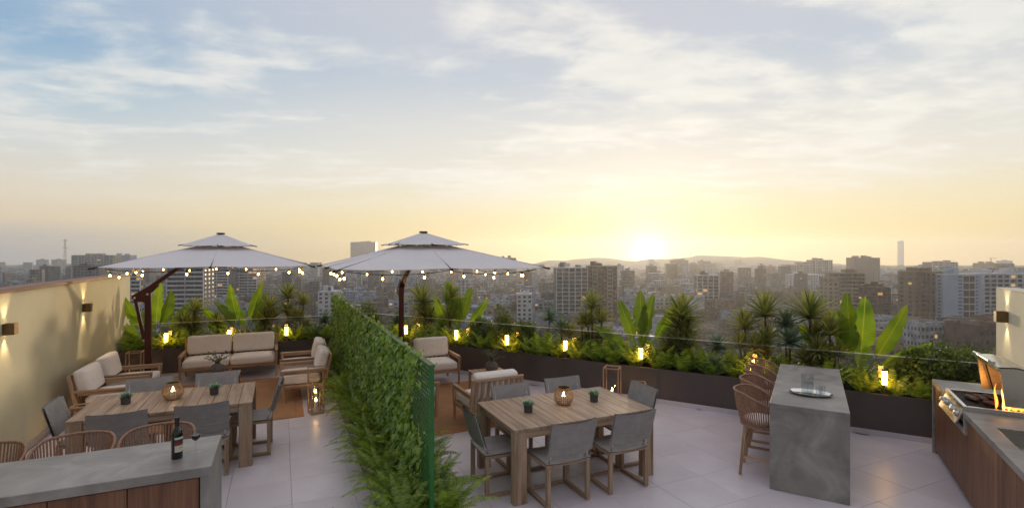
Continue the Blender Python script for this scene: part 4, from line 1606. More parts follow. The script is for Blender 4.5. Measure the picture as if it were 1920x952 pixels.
# surround of the grill front
MB().box(0, .05, g1 - .002, g1 + .055, .69, tp - .0005, .002).build('grill_surround', m_concrete, t)
MB().box(0, .05, g0 - .055, g0 + .002, .69, tp - .0005, .002).build('grill_surround', m_concrete, t)
MB().box(0, .05, g0 + .003, g1 - .003, .69, .745, .002).build('grill_surround', m_concrete, t)
MB().box(.06, D_, ya, g0 - .06, .03, tp - .26).build('carcass', m_black, t)
MB().box(.06, D_, g0 - .06, yb - .056, .03, .66).build('carcass', m_black, t)
MB().box(.05, D_, ya, s0 - .03, tp - .26, tp - .001).build('carcass', m_black, t)
MB().box(.07, .10, ya, yb - .056, 0, .03).build('plinth', M('plinth', lin(140, 128, 120), lin(150, 138, 130), 5, rough=.6), t)
ed = [2.79, 2.20, 1.74, 1.29, .815, .34, -.13, -.60, -1.07, -1.54, -2.0]
for b, a in zip(ed[:-1], ed[1:]):
    top = tp - .005
    if a > g0 - .1 and b < g1 + .1:
        top = .685
    MB().box(.022, .045, a + .003, b - .003, .055, top, .002).build('door_panel', WALNUT, t)
# sink basin
sk = MB()
x0, x1, zb = .13, .57, H - .22
for bx_ in ((x0, x0 + .004, s0, s1, zb, H - .002), (x1 - .004, x1, s0, s1, zb, H - .002), (x0 + .004, x1 - .004, s0, s0 + .004, zb, H - .002),
            (x0 + .004, x1 - .004, s1 - .004, s1, zb, H - .002), (x0, x1, s0, s1, zb - .004, zb)):
    sk.box(*bx_)
sk = sk.build('sink_basin', m_steel, t)
MB().lathe([(.001, 0), (.04, 0), (.04, .004), (.001, .005)], 16, ((x0 + x1) / 2, (s0 + s1) / 2, zb + .0005)).build('drain', m_darksteel, sk, 40)

# ---- gas grill
t = thing('gas_grill', B(1.33, 7.13), TH2, 'stainless steel gas grill with open hood and knobs set in the counter', 'grill')
gh = .40
fx = .60
mb = MB()
mb.box(0.0, .035, -gh, gh, .80, .965, .003)
mb.build('front_rim', m_steel, t)
mb = MB()
mb.box(.036, fx, -gh, -gh + .03, .80, .965, .003)
mb.box(.036, fx, gh - .03, gh, .80, .965, .003)
mb.box(fx - .03, fx, -gh + .031, gh - .031, .80, 1.0, .003)
mb.build('firebox', m_steel, t)
MB().box(.036, fx - .031, -gh + .031, gh - .031, .80, .815).build('firebox_floor', m_black, t)
mb = MB()
n = 34
for k in range(n):
    y = -gh + .045 + (2 * gh - .09) * k / (n - 1)
    mb.box(.04, fx - .035, y - .004, y + .004, .935, .945)
for x in (.06, .3, fx - .06):
    mb.box(x - .005, x + .005, -gh + .031, gh - .031, .925, .9345)
mb.build('cooking_grate', m_darksteel, t)['kind'] = 'stuff'
# sloping control panel
T = Matrix.Translation((-.004, 0, .86)) @ Matrix.Rotation(R(24), 4, 'Y')
cp = MB().box(-.018, .0, -gh + .02, gh - .02, -.105, .055, .004, T).build('control_panel', m_panel, t)
for k, y in enumerate((-.30, -.15, .15, .30)):
    m4 = T @ Matrix.Translation((-.019, y, -.01)) @ Matrix.Rotation(R(-90), 4, 'Y')
    kn = MB().lathe([(.030, 0), (.030, .006), (.022, .010), (.020, .036), (.001, .038)], 18).build('knob', m_steel, cp, 40)
    kn.matrix_local = m4
m4 = T @ Matrix.Translation((-.0195, 0, -.005))
dsp = MB().lathe([(.001, 0), (.018, 0), (.018, .004), (.001, .005)], 16).build('indicator_light', emit('blue_led', (.25, .6, 1.0), 1.6), cp, 40)
dsp.matrix_local = m4 @ Matrix.Rotation(R(-90), 4, 'Y')
MB().box(.001, .02, -gh + .03, gh - .03, .75, .775, .003).build('drip_tray', m_black, t)
MB().tube([(-.02, -gh + .06, .763), (-.02, gh - .06, .763)], .007, 8).build('tray_handle', m_steel, t, 50)
# open hood: curved back panel between two end plates
prof = [(.27, 1.385), (.40, 1.395), (.50, 1.365), (.58, 1.30), (.63, 1.21), (.645, 1.10), (.63, 1.005)]
mb = MB()
vs, fs = [], []
for x, z in prof:
    cx, cz = .30, 1.02
    d_ = Vector((x - cx, z - cz)).normalized() * .012
    for y in (-gh, gh):
        vs += [(x, y, z), (x - d_.x, y, z - d_.y)]
for i in range(len(prof) - 1):
    a, b = i * 4, (i + 1) * 4
    fs += [(a, b, b + 2, a + 2), (a + 1, a + 3, b + 3, b + 1)]
mb.add(vs, fs)
mb.box(.255, .275, -gh, gh, 1.345, 1.392, .003)
hood = mb.build('hood', m_steel, t, 40)
ep = [(.275, 1.372), (.40, 1.383), (.494, 1.355), (.571, 1.294), (.619, 1.207), (.633, 1.10), (.618, 1.005), (.315, 1.005)]
for y0 in (-gh + .001, gh - .013):
    mb = MB()
    n = len(ep)
    mb.add([(x, y0, z) for x, z in ep] + [(x, y0 + .012, z) for x, z in ep],
           [(i, (i + 1) % n, n + (i + 1) % n, n + i) for i in range(n)] + [tuple(range(n)), tuple(range(n, 2 * n))], None, 0, True)
    mb.build('hood_end', m_steel, hood)
MB().tube([(.225, -gh + .12, 1.42), (.225, gh - .12, 1.42)], .014, 10).build('hood_handle', m_steel, hood, 50)
for y in (-gh + .14, gh - .14):
    MB().box(.222, .275, y - .012, y + .012, 1.385, 1.42, .003).build('handle_mount', m_steel, hood)
MB().tube([(.33, gh - .08, 1.30), (.40, gh - .08, .99)], .007, 6).build('hood_strut', m_black, hood)

m_meat = M('grilled_meat', lin(62, 36, 26), lin(104, 62, 42), 26, rough=.5, bump=.9, bscale=60, lo=.3, hi=.7)
for k, (x, y, L_, rz, lb) in enumerate(((.15, .02, .20, .25, 'browned strip of meat on the grill, nearest the knobs'), (.24, .08, .22, .15, 'browned strip of meat in the middle of the grill'),
                                       (.33, .15, .22, .2, 'browned strip of meat on the grill, farthest from the knobs'), (.27, -.15, .16, .5, 'short browned strip of meat next to the flames'))):
    p = B(1.33 + x, 7.13 + y, .9455)
    mb = MB()
    r4 = random.Random(k)
    n, m_ = 14, 10
    vs, fs = [], []
    for i in range(n + 1):
        tt = i / n
        rad = .032 * (math.sin(math.pi * min(.985, max(.015, tt))) ** .4) * (1 + .12 * math.sin(tt * 9 + k))
        for j in range(m_):
            a = 2 * math.pi * j / m_
            q = 1 + r4.gauss(0, .06)
            vs.append((rad * 1.25 * math.cos(a) * q + .012 * math.sin(tt * 4), (tt - .5) * L_, max(.0, .022 + rad * .72 * math.sin(a) * q)))
    for i in range(n):
        for j in range(m_):
            fs.append((i * m_ + j, i * m_ + (j + 1) % m_, (i + 1) * m_ + (j + 1) % m_, (i + 1) * m_ + j))
    fs += [tuple(range(m_)), tuple(range(n * m_, n * m_ + m_))]
    mb.add(vs, fs)
    tag(mb.build('grilled_meat', m_meat, None, 179, p, (0, 0, TH2 + rz)), lb, 'meat', 'strips of meat on the grill')
fl = thing('grill_flames', B(1.33 + .34, 7.13 - .24, .945), TH2, 'orange flames leaping from the near side of the grill', 'fire')
r4 = random.Random(3)
for k in range(22):
    x, y = r4.uniform(-.06, .15), r4.gauss(0, .05)
    h = r4.uniform(.07, .16) * (1.7 if k < 5 else 1)
    w_ = r4.uniform(.010, .020)
    pts, rad = [], []
    ph = r4.uniform(0, 6)
    for i in range(9):
        tt = i / 8
        pts.append((x + .02 * math.sin(tt * 5 + ph) * tt, y + .022 * math.cos(tt * 4 + ph) * tt, h * tt))
        rad.append(max(.0008, w_ * (math.sin(math.pi * (tt ** .6) * .93 + .2) ** 1.0)))
    MB().tube(pts, rad, 7).build('flame', e_fire if k % 3 else e_fire2, fl, 179)

# ================================================================== parasols with string lights
def canvas_mat():
    m, nt, out = new_mat('parasol_canvas')
    v = coords(nt)
    n = nt.node('ShaderNodeTexNoise', None, Vector=v, Scale=2.2, Detail=5.0).outputs[0]
    col = nt.ramp(n, [(.3, lin(238, 235, 238)), (.7, lin(245, 242, 244))])
    p = nt.node('ShaderNodeBsdfPrincipled', None, Base_Color=col, Roughness=.85)
    tr = nt.node('ShaderNodeBsdfTranslucent', None, Color=lin(225, 215, 200))
    fn = nt.node('ShaderNodeTexNoise', None, Vector=v, Scale=7.0, Detail=3.0).outputs[0]
    nt.set(p, 'Normal', nt.node('ShaderNodeBump', None, Strength=.30, Distance=.03, Height=fn).outputs[0])
    mx = nt.node('ShaderNodeMixShader', None, Fac=.26)
    nt.l.new(p.outputs[0], mx.inputs[1])
    nt.l.new(tr.outputs[0], mx.inputs[2])
    nt.l.new(mx.outputs[0], out.inputs[0])
    return m


m_canvas = canvas_mat()


def tier(mb, s0, z0, s1, z1, n=10, sag=.03, th=.004):
    """square canopy tier from half-size s0 at z0 (inner) to s1 at z1 (rim); ribs at corners and edge middles stay taut"""
    ring = []
    per = 8 * 6
    for k in range(per):
        f = k / per * 4
        side, q = int(f), f - int(f)
        x, y = [(-1 + 2 * q, -1), (1, -1 + 2 * q), (1 - 2 * q, 1), (-1, 1 - 2 * q)][side]
        w_ = abs(math.sin(q * 2 * math.pi))
        ring.append((x, y, w_))
    for sg, off in ((1, 0), (-1, -th)):
        vs, fs = [], []
        for i in range(n + 1):
            tt = i / n
            s = s0 + (s1 - s0) * tt
            z = z0 + (z1 - z0) * tt
            for x, y, w_ in ring:
                pull = 1 - .018 * w_ * tt * tt
                vs.append((x * s * pull, y * s * pull, z + off - sag * w_ * math.sin(math.pi * min(1, tt * .8))))
        for i in range(n):
            for k in range(per):
                a, b = i * per + k, i * per + (k + 1) % per
                q = (a, b, b + per, a + per)
                fs.append(tuple(reversed(q)) if sg > 0 else q)
        mb.add(vs, fs)


def parasol(c, pole_dir, pole_dist, label, lights_label, seed):
    """c: point under the canopy centre; pole stands pole_dist from it along angle pole_dir (A-frame local)"""
    t = thing('cantilever_parasol', Vector((c.x, c.y, 0)), TH, label, 'parasol', 'white two-tier parasols')
    rim, top, hs = 2.30, 2.66, 1.5
    cz = 2.885 if seed == 0 else 2.865
    mb = MB()
    tier(mb, .34, 2.635, hs, rim, 12, .03)
    mb.build('canopy', m_canvas, t, 60)
    mb = MB()
    tier(mb, .03, cz - .01, .56, 2.655, 8, .015)
    cap = mb.build('vent_canopy', m_canvas, t, 60)
    MB().lathe([(.07, cz - .012), (.075, cz + .004), (.06, cz + .016), (.001, cz + .018)], 18).build('finial_cap', m_frame, cap, 40)
    sm_ = MB()
    for x, y in ((-1, -1), (1, -1), (1, 1), (-1, 1), (0, -1), (0, 1), (1, 0), (-1, 0)):
        sm_.tube([(x * (.35 + (hs - .36) * q / 6), y * (.35 + (hs - .36) * q / 6), 2.635 + (rim - 2.635) * q / 6 + .0015 * (1 if q else 1)) for q in range(7)], .004, 5)
    sm_.build('seams', m_canvas, t, 179)
    ends = [(x, y) for x in (-1, 0, 1) for y in (-1, 0, 1) if (x, y) != (0, 0)]
    for x, y in ends:
        s = hs + .02
        MB().beam((x * .10, y * .10, 2.70 - .02), (x * s, y * s, rim - .012), .018, .022).build('rib', m_frame, t)
        MB().beam((x * (s - .01), y * (s - .01), rim - .013), (x * (s + .045), y * (s + .045), rim - .022), .03, .024, .04, .03).build('rib_tip', m_black, t)
        MB().beam((x * .08, y * .08, 2.40), (x * .8, y * .8, 2.50), .012, .016).build('strut', m_frame, t)
        s2 = .56
        MB().beam((x * .25, y * .25, 2.80 - .07), (x * (s2 + .03), y * (s2 + .03), 2.648), .014, .016).build('vent_rib', m_frame, cap)
        if abs(x) + abs(y) == 2 or True:
            MB().beam((x * .34, y * .34, 2.632), (x * .36, y * .36, 2.70), .014, .014).build('spacer', m_frame, cap)
    MB().lathe([(.045, 2.30), (.06, 2.33), (.06, 2.42), (.03, 2.46), (.03, 2.86)], 14).build('hub', m_black, t, 40)
    # mast and arm
    dx_, dy_ = math.cos(pole_dir), math.sin(pole_dir)

    def L_(r, z, off=0.0):
        return Vector((dx_ * r - dy_ * off, dy_ * r + dx_ * off, z))
    r0 = pole_dist
    up = (-dy_, dx_, 0)
    MB().beam(L_(r0, .03), L_(r0, 1.82), .10, .10, .095, .095, up=(dx_, dy_, 0), b=.01).build('mast', m_frame, t)
    MB().box(-.28, .28, -.28, .28, .0, .03, .006, Matrix.Translation(L_(r0, .0))).build('base_plate', m_frame, t)
    # bracket plates and arm
    for off in (-.045, .045):
        mb = MB()
        pl_ = [(r0 + .24, 1.76), (r0 + .20, 1.66), (r0 - .02, 1.62), (r0 - .05, 1.80), (r0 - .16, 1.93), (r0 - .12, 1.99), (r0 + .02, 1.90)]
        n = len(pl_)
        a_ = [L_(r, z, off - .006) for r, z in pl_]
        b_ = [L_(r, z, off + .006) for r, z in pl_]
        mb.add(a_ + b_, [(i, (i + 1) % n, n + (i + 1) % n, n + i) for i in range(n)] + [tuple(range(n)), tuple(range(n, 2 * n))], None, 0, True)
        br = mb.build('bracket', m_frame, t)
        for r, z in ((r0 + .19, 1.72), (r0, 1.78)):
            sg = 1 if off > 0 else -1
            MB().tube([L_(r, z, off + sg * .004), L_(r, z, off + sg * .014)], .018, 10).build('bolt', m_steel, br, 50)
    MB().beam(L_(r0 + .05, 1.83), L_(.10, 2.72), .07, .08, .055, .06, up=(-dy_, dx_, 0), b=.008).build('arm', m_frame, t)
    MB().beam(L_(r0 + .19, 1.70), L_(r0 + .06, .95), .045, .05, up=(dx_, dy_, 0)).build('brace', m_frame, t)
    MB().tube([L_(r0 + .06, .95, -.035), L_(r0 + .06, .95, .035)], .02, 10).build('bolt', m_steel, t, 50)
    # string lights
    s_ = thing('string_lights', Vector((c.x, c.y, 0)), TH, lights_label, 'string lights', 'bulb strings under the parasols')
    r5 = random.Random(seed + 31)
    cable = MB()
    per_ = []
    anchors = []
    for side in range(4):
        for q in range(2):
            f = side + q * .5
            sd_, q_ = int(f), f - int(f)
            anchors.append([(-1 + 2 * q_, -1), (1, -1 + 2 * q_), (1 - 2 * q_, 1), (-1, 1 - 2 * q_)][sd_])
    bulbs = []
    for k in range(8):
        a, b = anchors[k], anchors[(k + 1) % 8]
        sg = r5.uniform(.05, .11)
        pts = []
        for i in range(13):
            tt = i / 12
            pts.append(Vector(((a[0] + (b[0] - a[0]) * tt) * (hs - .10), (a[1] + (b[1] - a[1]) * tt) * (hs - .10), rim - .035 - sg * 4 * tt * (1 - tt))))
        cable.tube(pts, .005, 5)
        for i in ((2, 6, 10) if k % 2 else (4, 9)):
            bulbs.append(pts[i])
    cable.build('cable', m_black, s_)
    bm = MB().lathe([(.001, -.074), (.008, -.071), (.0135, -.062), (.0135, -.054), (.010, -.042), (.009, -.036)], 10).mesh('bulb', e_bulb, 179)
    sm = MB().lathe([(.011, -.037), (.012, -.008), (.008, 0), (.001, .002)], 8).mesh('socket', m_black, 40)
    for p in bulbs:
        o = link('bulb', bm, s_, p, (r5.gauss(0, .12), r5.gauss(0, .12), 0))
        link('socket', sm, o)
    return t


parasol(A(-1.04, 11.03), math.pi, 1.14, 'white two-tier parasol over the sofa, mast by the cream wall', 'string of glowing bulbs hung under the left parasol', 0)
parasol(A(2.18, 8.38), math.pi / 2 - .04, 2.12, 'white two-tier parasol over the lounge right of the green screen', 'string of glowing bulbs hung under the right parasol', 1)


# ================================================================== lanterns and candles
def lantern(p, rz, wd, h, label):
    t = thing('glass_lantern', p, rz, label, 'lantern', 'wood-framed glass lanterns')
    a, bt = wd / 2, .018
    for sx in (-1, 1):
        for sy in (-1, 1):
            x, y = sx * (a - bt / 2), sy * (a - bt / 2)
            MB().box(x - bt / 2, x + bt / 2, y - bt / 2, y + bt / 2, bt + .0005, h - bt - .0005, .002).build('post', WX[2], t)
    for z in (0, h - bt):
        mb = MB()
        for s in (-1, 1):
            mb.box(-a, a, s * (a - bt / 2) - bt / 2, s * (a - bt / 2) + bt / 2, z, z + bt, .002)
            mb.box(s * (a - bt / 2) - bt / 2, s * (a - bt / 2) + bt / 2, -a + bt + .0005, a - bt - .0005, z, z + bt, .002)
        mb.build('frame_ring', WX[0], t)
    MB().box(-a + bt + .001, a - bt - .001, -a + bt + .001, a - bt - .001, .002, .012).build('base', WX[0], t)
    for s in (-1, 1):
        MB().box(-a + bt + .001, a - bt - .001, s * (a - .009) - .0015, s * (a - .009) + .0015, bt + .001, h - bt - .1 * (h > .5) - .001).build('pane', m_pane, t)
        MB().box(s * (a - .009) - .0015, s * (a - .009) + .0015, -a + bt + .001, a - bt - .001, bt + .001, h - bt - .1 * (h > .5) - .001).build('pane', m_pane, t)
    if h > .5:
        mb = MB()
        z = h * .80
        for s in (-1, 1):
            mb.tube([(-a + .02, s * (a - .014), z), (0, s * (a - .014), z - .02), (a - .02, s * (a - .014), z)], .002, 4)
        mb.build('handle_cord', m_black, t)
    return t


def candle(p, h, label, mat=None, r=.028, group='candles in the lanterns'):
    t = thing('candle', p, 0, label, 'candle', group)
    MB().lathe([(r, 0), (r, h - .004), (r * .85, h), (r * .3, h - .004), (.001, h - .005)], 14).build('wax', m_wax, t, 50)
    MB().tube([(0, 0, h - .005), (0, 0, h + .010)], .0015, 5).build('wick', m_black, t)
    MB().lathe([(.001, h + .004), (.007, h + .010), (.0105, h + .020), (.007, h + .036), (.001, h + .055)], 10).build('flame', mat or e_flame, t, 179)


lantern(A(.52, 8.95), TH, .25, .63, 'tall wooden glass lantern beside the ivy-side armchair')
candle(A(.52, 8.95, .013), .20, 'candle in the tall lantern by the ivy-side armchair')
lantern(A(.50, 8.56), TH + .25, .20, .43, 'short wooden glass lantern in front of the tall one by the ferns')
candle(A(.50, 8.56, .013), .17, 'candle in the short lantern by the ferns')
lantern(A(-2.55, 11.83), TH, .25, .63, 'tall wooden lantern in the corner beside the left parasol mast')
candle(A(-2.55, 11.83, .013), .12, 'candle in the corner lantern beside the parasol mast')
lantern(A(-2.50, 8.78), TH, .20, .43, 'short wooden lantern on the floor between chair and cream wall')
candle(A(-2.50, 8.78, .013), .12, 'candle in the lantern by the cream wall')
q = Vector((1.66, 8.40, 0))
lantern(q, TH2 + .15, .26, .63, 'tall wooden glass lantern before the diagonal planter')
candle(q + Vector((0, 0, .013)), .22, 'candle in the tall lantern before the diagonal planter')
q = Vector((2.06, 8.19, 0))
lantern(q, TH2 + .4, .20, .43, 'short wooden lantern half hidden behind the end dining chair')
candle(q + Vector((0, 0, .013)), .12, 'candle in the half hidden short lantern')


# ---- basket lanterns on the dining tables
def basket(p, label):
    t = thing('basket_lantern', p, 0, label, 'lantern', 'rattan lanterns on the dining tables')
    prof = [(.075, .010), (.098, .035), (.110, .075), (.104, .12), (.088, .16), (.074, .195)]
    mb = MB()
    for k in range(30):
        a = 2 * math.pi * k / 30
        mb.tube([(r * math.cos(a), r * math.sin(a), z) for r, z in prof], .0028, 5)
    mb.build('ribs', m_rattan, t)['kind'] = 'stuff'
    mb = MB()
    for r, z in ((.076, .010), (.099, .036), (.108, .06), (.0745, .165 + .03)):
        mb.tube([(r * math.cos(a), r * math.sin(a), z) for a in [2 * math.pi * i / 32 for i in range(32)]], .004, 5, True)
    mb.build('hoops', m_rattan, t, 179)
    MB().lathe([(.086, .168), (.077, .198), (.073, .198), (.082, .168)], 32).build('collar', m_rattan, t, 40)
    MB().lathe([(.001, 0), (.07, 0), (.078, .008), (.001, .0082)], 24).build('base', m_rattan, t, 40)
    candle(Vector(p) + Vector((0, 0, .0085)), .085, 'candle in the ' + label, e_cande, .034, 'candles in the rattan lanterns')
    return t


TT = .7525
basket(A(-1.19, 7.27, TT), 'round rattan lantern on the left dining table')
basket(A(3.00, 5.13, TT), 'round rattan lantern on the right dining table')


# ---- succulents
def succulent(p, label):
    t = thing('potted_succulent', p, rr.uniform(0, 6), label, 'succulent', 'potted succulents on the dining tables')
    MB().lathe([(.038, 0), (.046, .002), (.05, .082), (.046, .084), (.044, .072), (.001, .07)], 24).build('pot', m_pot, t, 40)
    mb = MB()
    for hx_, hy_, s in ((0, 0, .080), (.032, .014, .060), (-.028, .024, .060), (.0, -.034, .058), (-.03, -.012, .055)):
        rosette(mb, (hx_, hy_, .082), 16, s, s * .46, .1, 1.25, .05, rr, .5, 4, lambda t_: (.5 + 1.2 * t_ if t_ < .45 else 1.04) * (1 - max(0, t_ - .45) ** 1.6 / .42) if t_ < .98 else .04)
    mb.build('rosettes', m_succ, t, 179)


succulent(A(-1.65, 7.25, TT), 'small succulent in a dark pot, left of the rattan lantern on the left table')
succulent(A(-.76, 7.29, TT), 'small succulent in a dark pot, right of the rattan lantern on the left table')
succulent(A(2.49, 5.03, TT), 'small succulent in a dark pot, left of the rattan lantern on the right table')
succulent(A(3.38, 5.07, TT), 'small succulent in a dark pot, right of the rattan lantern on the right table')


# ---- vases with sprigs
def vase(p, label, seed):
    t = thing('round_vase', p, seed, label, 'vase', 'round stone vases on the coffee tables')
    MB().lathe([(.05, 0), (.085, .02), (.115, .07), (.118, .11), (.095, .16), (.05, .19), (.036, .2), (.04, .212), (.034, .212), (.03, .19), (.001, .17)], 28).build('vase_body', m_vase, t, 60)
    r6 = random.Random(seed)
    tw = MB()
    lf = MB()
    for k in range(11):
        az_ = k * GA
        el = r6.uniform(.55, 1.35)
        p_ = Vector((0, 0, .2))
        pts = [p_]
        for i in range(5):
            e = el - .12 * i
            p_ = p_ + Vector((math.cos(az_) * math.cos(e), math.sin(az_) * math.cos(e), math.sin(e))) * r6.uniform(.035, .055)
            pts.append(p_)
            for j in range(5):
                strip_leaf(lf, p_, az_ + r6.uniform(-1.6, 1.6), r6.uniform(-.3, .9), r6.uniform(.03, .05), .024, .4, .2, 3)
        tw.tube(pts, .002, 4)
    tw.build('twigs', m_trunk, t)
    lf.build('sprig_leaves', m_sprig, t, 179)


vase(A(-1.02, 10.28, .381), 'round stone vase with leafy sprigs in front of the sofa', 4)
vase(A(3.45, 8.46, .381), 'round stone vase with leafy sprigs beside the diagonal planter', 9)

# ---- wine bottle and glass on the left counter
CT = .9165
p = Vector((-2.605, 3.94, CT))
t = thing('wine_bottle', p, TH, 'dark wine bottle with a cream and red label on the bar counter', 'bottle')
MB().lathe([(.001, 0), (.036, 0), (.0385, .006), (.0385, .19), (.034, .21), (.018, .238), (.0145, .25), (.0145, .30), (.0165, .302), (.0165, .315), (.001, .316)], 28).build('bottle_body', m_bottle, t, 50)
MB().lathe([(.0162, .255), (.0165, .301), (.0172, .303), (.0172, .3165), (.001, .3175)], 20).build('capsule', m_black, t, 50)


def label_patch(mb, r, a0, a1, z0, z1, n=12):
    vs, fs = [], []
    for i in range(n + 1):
        a = a0 + (a1 - a0) * i / n
        vs += [(r * math.cos(a), r * math.sin(a), z0), (r * math.cos(a), r * math.sin(a), z1)]
    for i in range(n):
        fs.append((2 * i, 2 * i + 2, 2 * i + 3, 2 * i + 1))
    mb.add(vs, fs)


la0, la1 = R(-105), R(20)
for z0, z1, c, nm, rd in ((.055, .105, lin(206, 198, 182), 'label', .0389), (.105, .128, lin(128, 44, 36), 'label_band', .0389), (.128, .152, lin(62, 56, 54), 'label_band', .0389), (.152, .168, lin(206, 200, 190), 'label', .0389),
                          (.085, .0875, lin(60, 56, 54), 'label_print', .0391)):
    mb = MB()
    label_patch(mb, rd, la0 if nm != 'label_print' else R(-62), la1 if nm != 'label_print' else R(-20), z0, z1)
    mb.build(nm, M(nm, c, c, 3, rough=.6), t, 179)
p = Vector((-2.525, 4.045, CT))
t = thing('wine_glass', p, 0, 'stemmed glass of red wine beside the bottle on the bar counter', 'wine glass')
MB().lathe([(.001, 0), (.034, 0), (.034, .002), (.006, .006), (.0035, .012), (.0035, .085), (.012, .096), (.030, .115), (.036, .14), (.034, .165), (.028, .19), (.0268, .19), (.0328, .165), (.0346, .14), (.029, .117), (.011, .099), (.001, .0965)], 28).build('glass_bowl', m_clear, t, 60)
MB().lathe([(.001, .0975), (.0105, .1), (.0283, .118), (.0336, .138), (.0335, .143), (.001, .1431)], 24).build('wine', m_wine, t, 60)

# ---- tray, pitcher and glasses on the island
p = B(.0, 6.64, CT)
t = thing('serving_tray', p, TH2, 'oval silver tray holding the water jug on the island', 'tray')
MB().lathe([(.001, .004), (.10, .004), (.125, .010), (.150, .026), (.154, .026), (.152, .022), (.128, .005), (.10, 0), (.001, 0)], 40, (0, 0, 0), 0, 1.42, .95).build('tray_dish', M('polished_silver', (.75, .74, .72), (.8, .79, .77), 3, rough=.12, metal=1.0), t, 60)
p = B(-.03, 6.68, CT + .0055)
t = thing('water_jug', p, TH2, 'straight clear glass jug half full of water on the tray', 'jug')
MB().lathe([(.001, 0), (.062, 0), (.064, .004), (.064, .21), (.061, .21), (.061, .008), (.001, .008)], 32).build('glass_body', m_clear, t, 60)
MB().lathe([(.001, .0085), (.0605, .0085), (.0605, .118), (.001, .1181)], 32).build('water', m_water, t, 60)
MB().tube([(.0, .0, .012), (.012, .006, .165)], .0025, 6).build('stirrer', m_steel, t)
MB().sphere((.0123, .0062, .17), .008, 10, 8).build('stirrer_tip', m_steel, t, 179)
for (u_, v_), h, lb in (((.085, 6.60), .10, 'small clear tumbler on the tray, nearer to us'), ((.115, 6.68), .10, 'small clear tumbler on the tray behind the other')):
    t = thing('tumbler', B(u_, v_, CT + .0055), TH2, lb, 'glass', 'tumblers on the tray')
    MB().lathe([(.001, 0), (.030, 0), (.033, .004), (.036, h), (.034, h), (.031, .012), (.001, .012)], 24).build('glass_body', m_clear, t, 60)
    MB().lathe([(.001, .0125), (.0305, .0125), (.0325, .05), (.001, .0502)], 24).build('water', m_water, t, 60)

# ================================================================== the city below
g = MB()
g.add([(-2900, -400, GZ), (2900, -400, GZ), (2900, 2450, GZ), (-2900, 2450, GZ)], [(0, 1, 2, 3)])
m_ground = M('city_ground', lin(30, 30, 32), lin(52, 50, 52), .03, rough=.95, world=True, detail=10)
o = g.build('ground', m_ground)
o['kind'] = 'structure'


def hill_mesh(x0, x1, yc, depth, hts):
    mb = MB()
    n, m_ = 60, 10
    vs, fs = [], []
    for i in range(n + 1):
        tt = i / n
        x = x0 + (x1 - x0) * tt
        f = tt * (len(hts) - 1)
        k = min(int(f), len(hts) - 2)
        q = f - k
        q = q * q * (3 - 2 * q)
        h = hts[k] * (1 - q) + hts[k + 1] * q
        h += 2.0 * math.sin(tt * 37) + 1.4 * math.sin(tt * 83 + 1)
        for j in range(m_ + 1):
            s = j / m_ * 2 - 1
            vs.append((x + 30 * math.sin(j * 2.1 + i), yc + s * depth, GZ - .8 + max(0, h) * max(0, math.cos(s * math.pi / 2)) ** .8))
    for i in range(n):
        for j in range(m_):
            a = i * (m_ + 1) + j
            fs.append((a, a + m_ + 1, a + m_ + 2, a + 1))
    mb.add(vs, fs)
    return mb


m_hill = M('hill_scrub', lin(92, 88, 66), lin(120, 112, 84), .02, rough=.95, world=True)
hill_mesh(60, 1500, 2200, 180, [4, 30, 37, 25, 36, 47, 43, 30, 14, 2]).build('hills', m_hill, None, 179)['kind'] = 'structure'
hill_mesh(-2300, -600, 2220, 180, [4, 10, 14, 11, 15, 9, 3]).build('hills', m_hill, None, 179)['kind'] = 'structure'

wallc = {
    'white': lin(206, 206, 208), 'cream': lin(196, 180, 152), 'tan': lin(168, 142, 114), 'brown': lin(122, 86, 66), 'dark': lin(84, 66, 58),
    'pink': lin(180, 150, 136), 'grey': lin(140, 138, 138), 'blue': lin(172, 186, 204), 'ochre': lin(186, 148, 92)}
WM = {k: M('facade_' + k, tuple(x * (.72 if k in ('white', 'blue') else .42) for x in c[:3]), tuple(x * (.86 if k in ('white', 'blue') else .58) for x in c[:3]), .15, rough=.9, world=True) for k, c in wallc.items()}
m_win = M('window_glass_dark', lin(28, 29, 34), lin(42, 42, 48), .4, rough=.25, world=True, spec=.8)
m_roofd = M('flat_roof', lin(110, 100, 92), lin(136, 124, 114), .2, rough=.95, world=True)
r7 = random.Random(77)


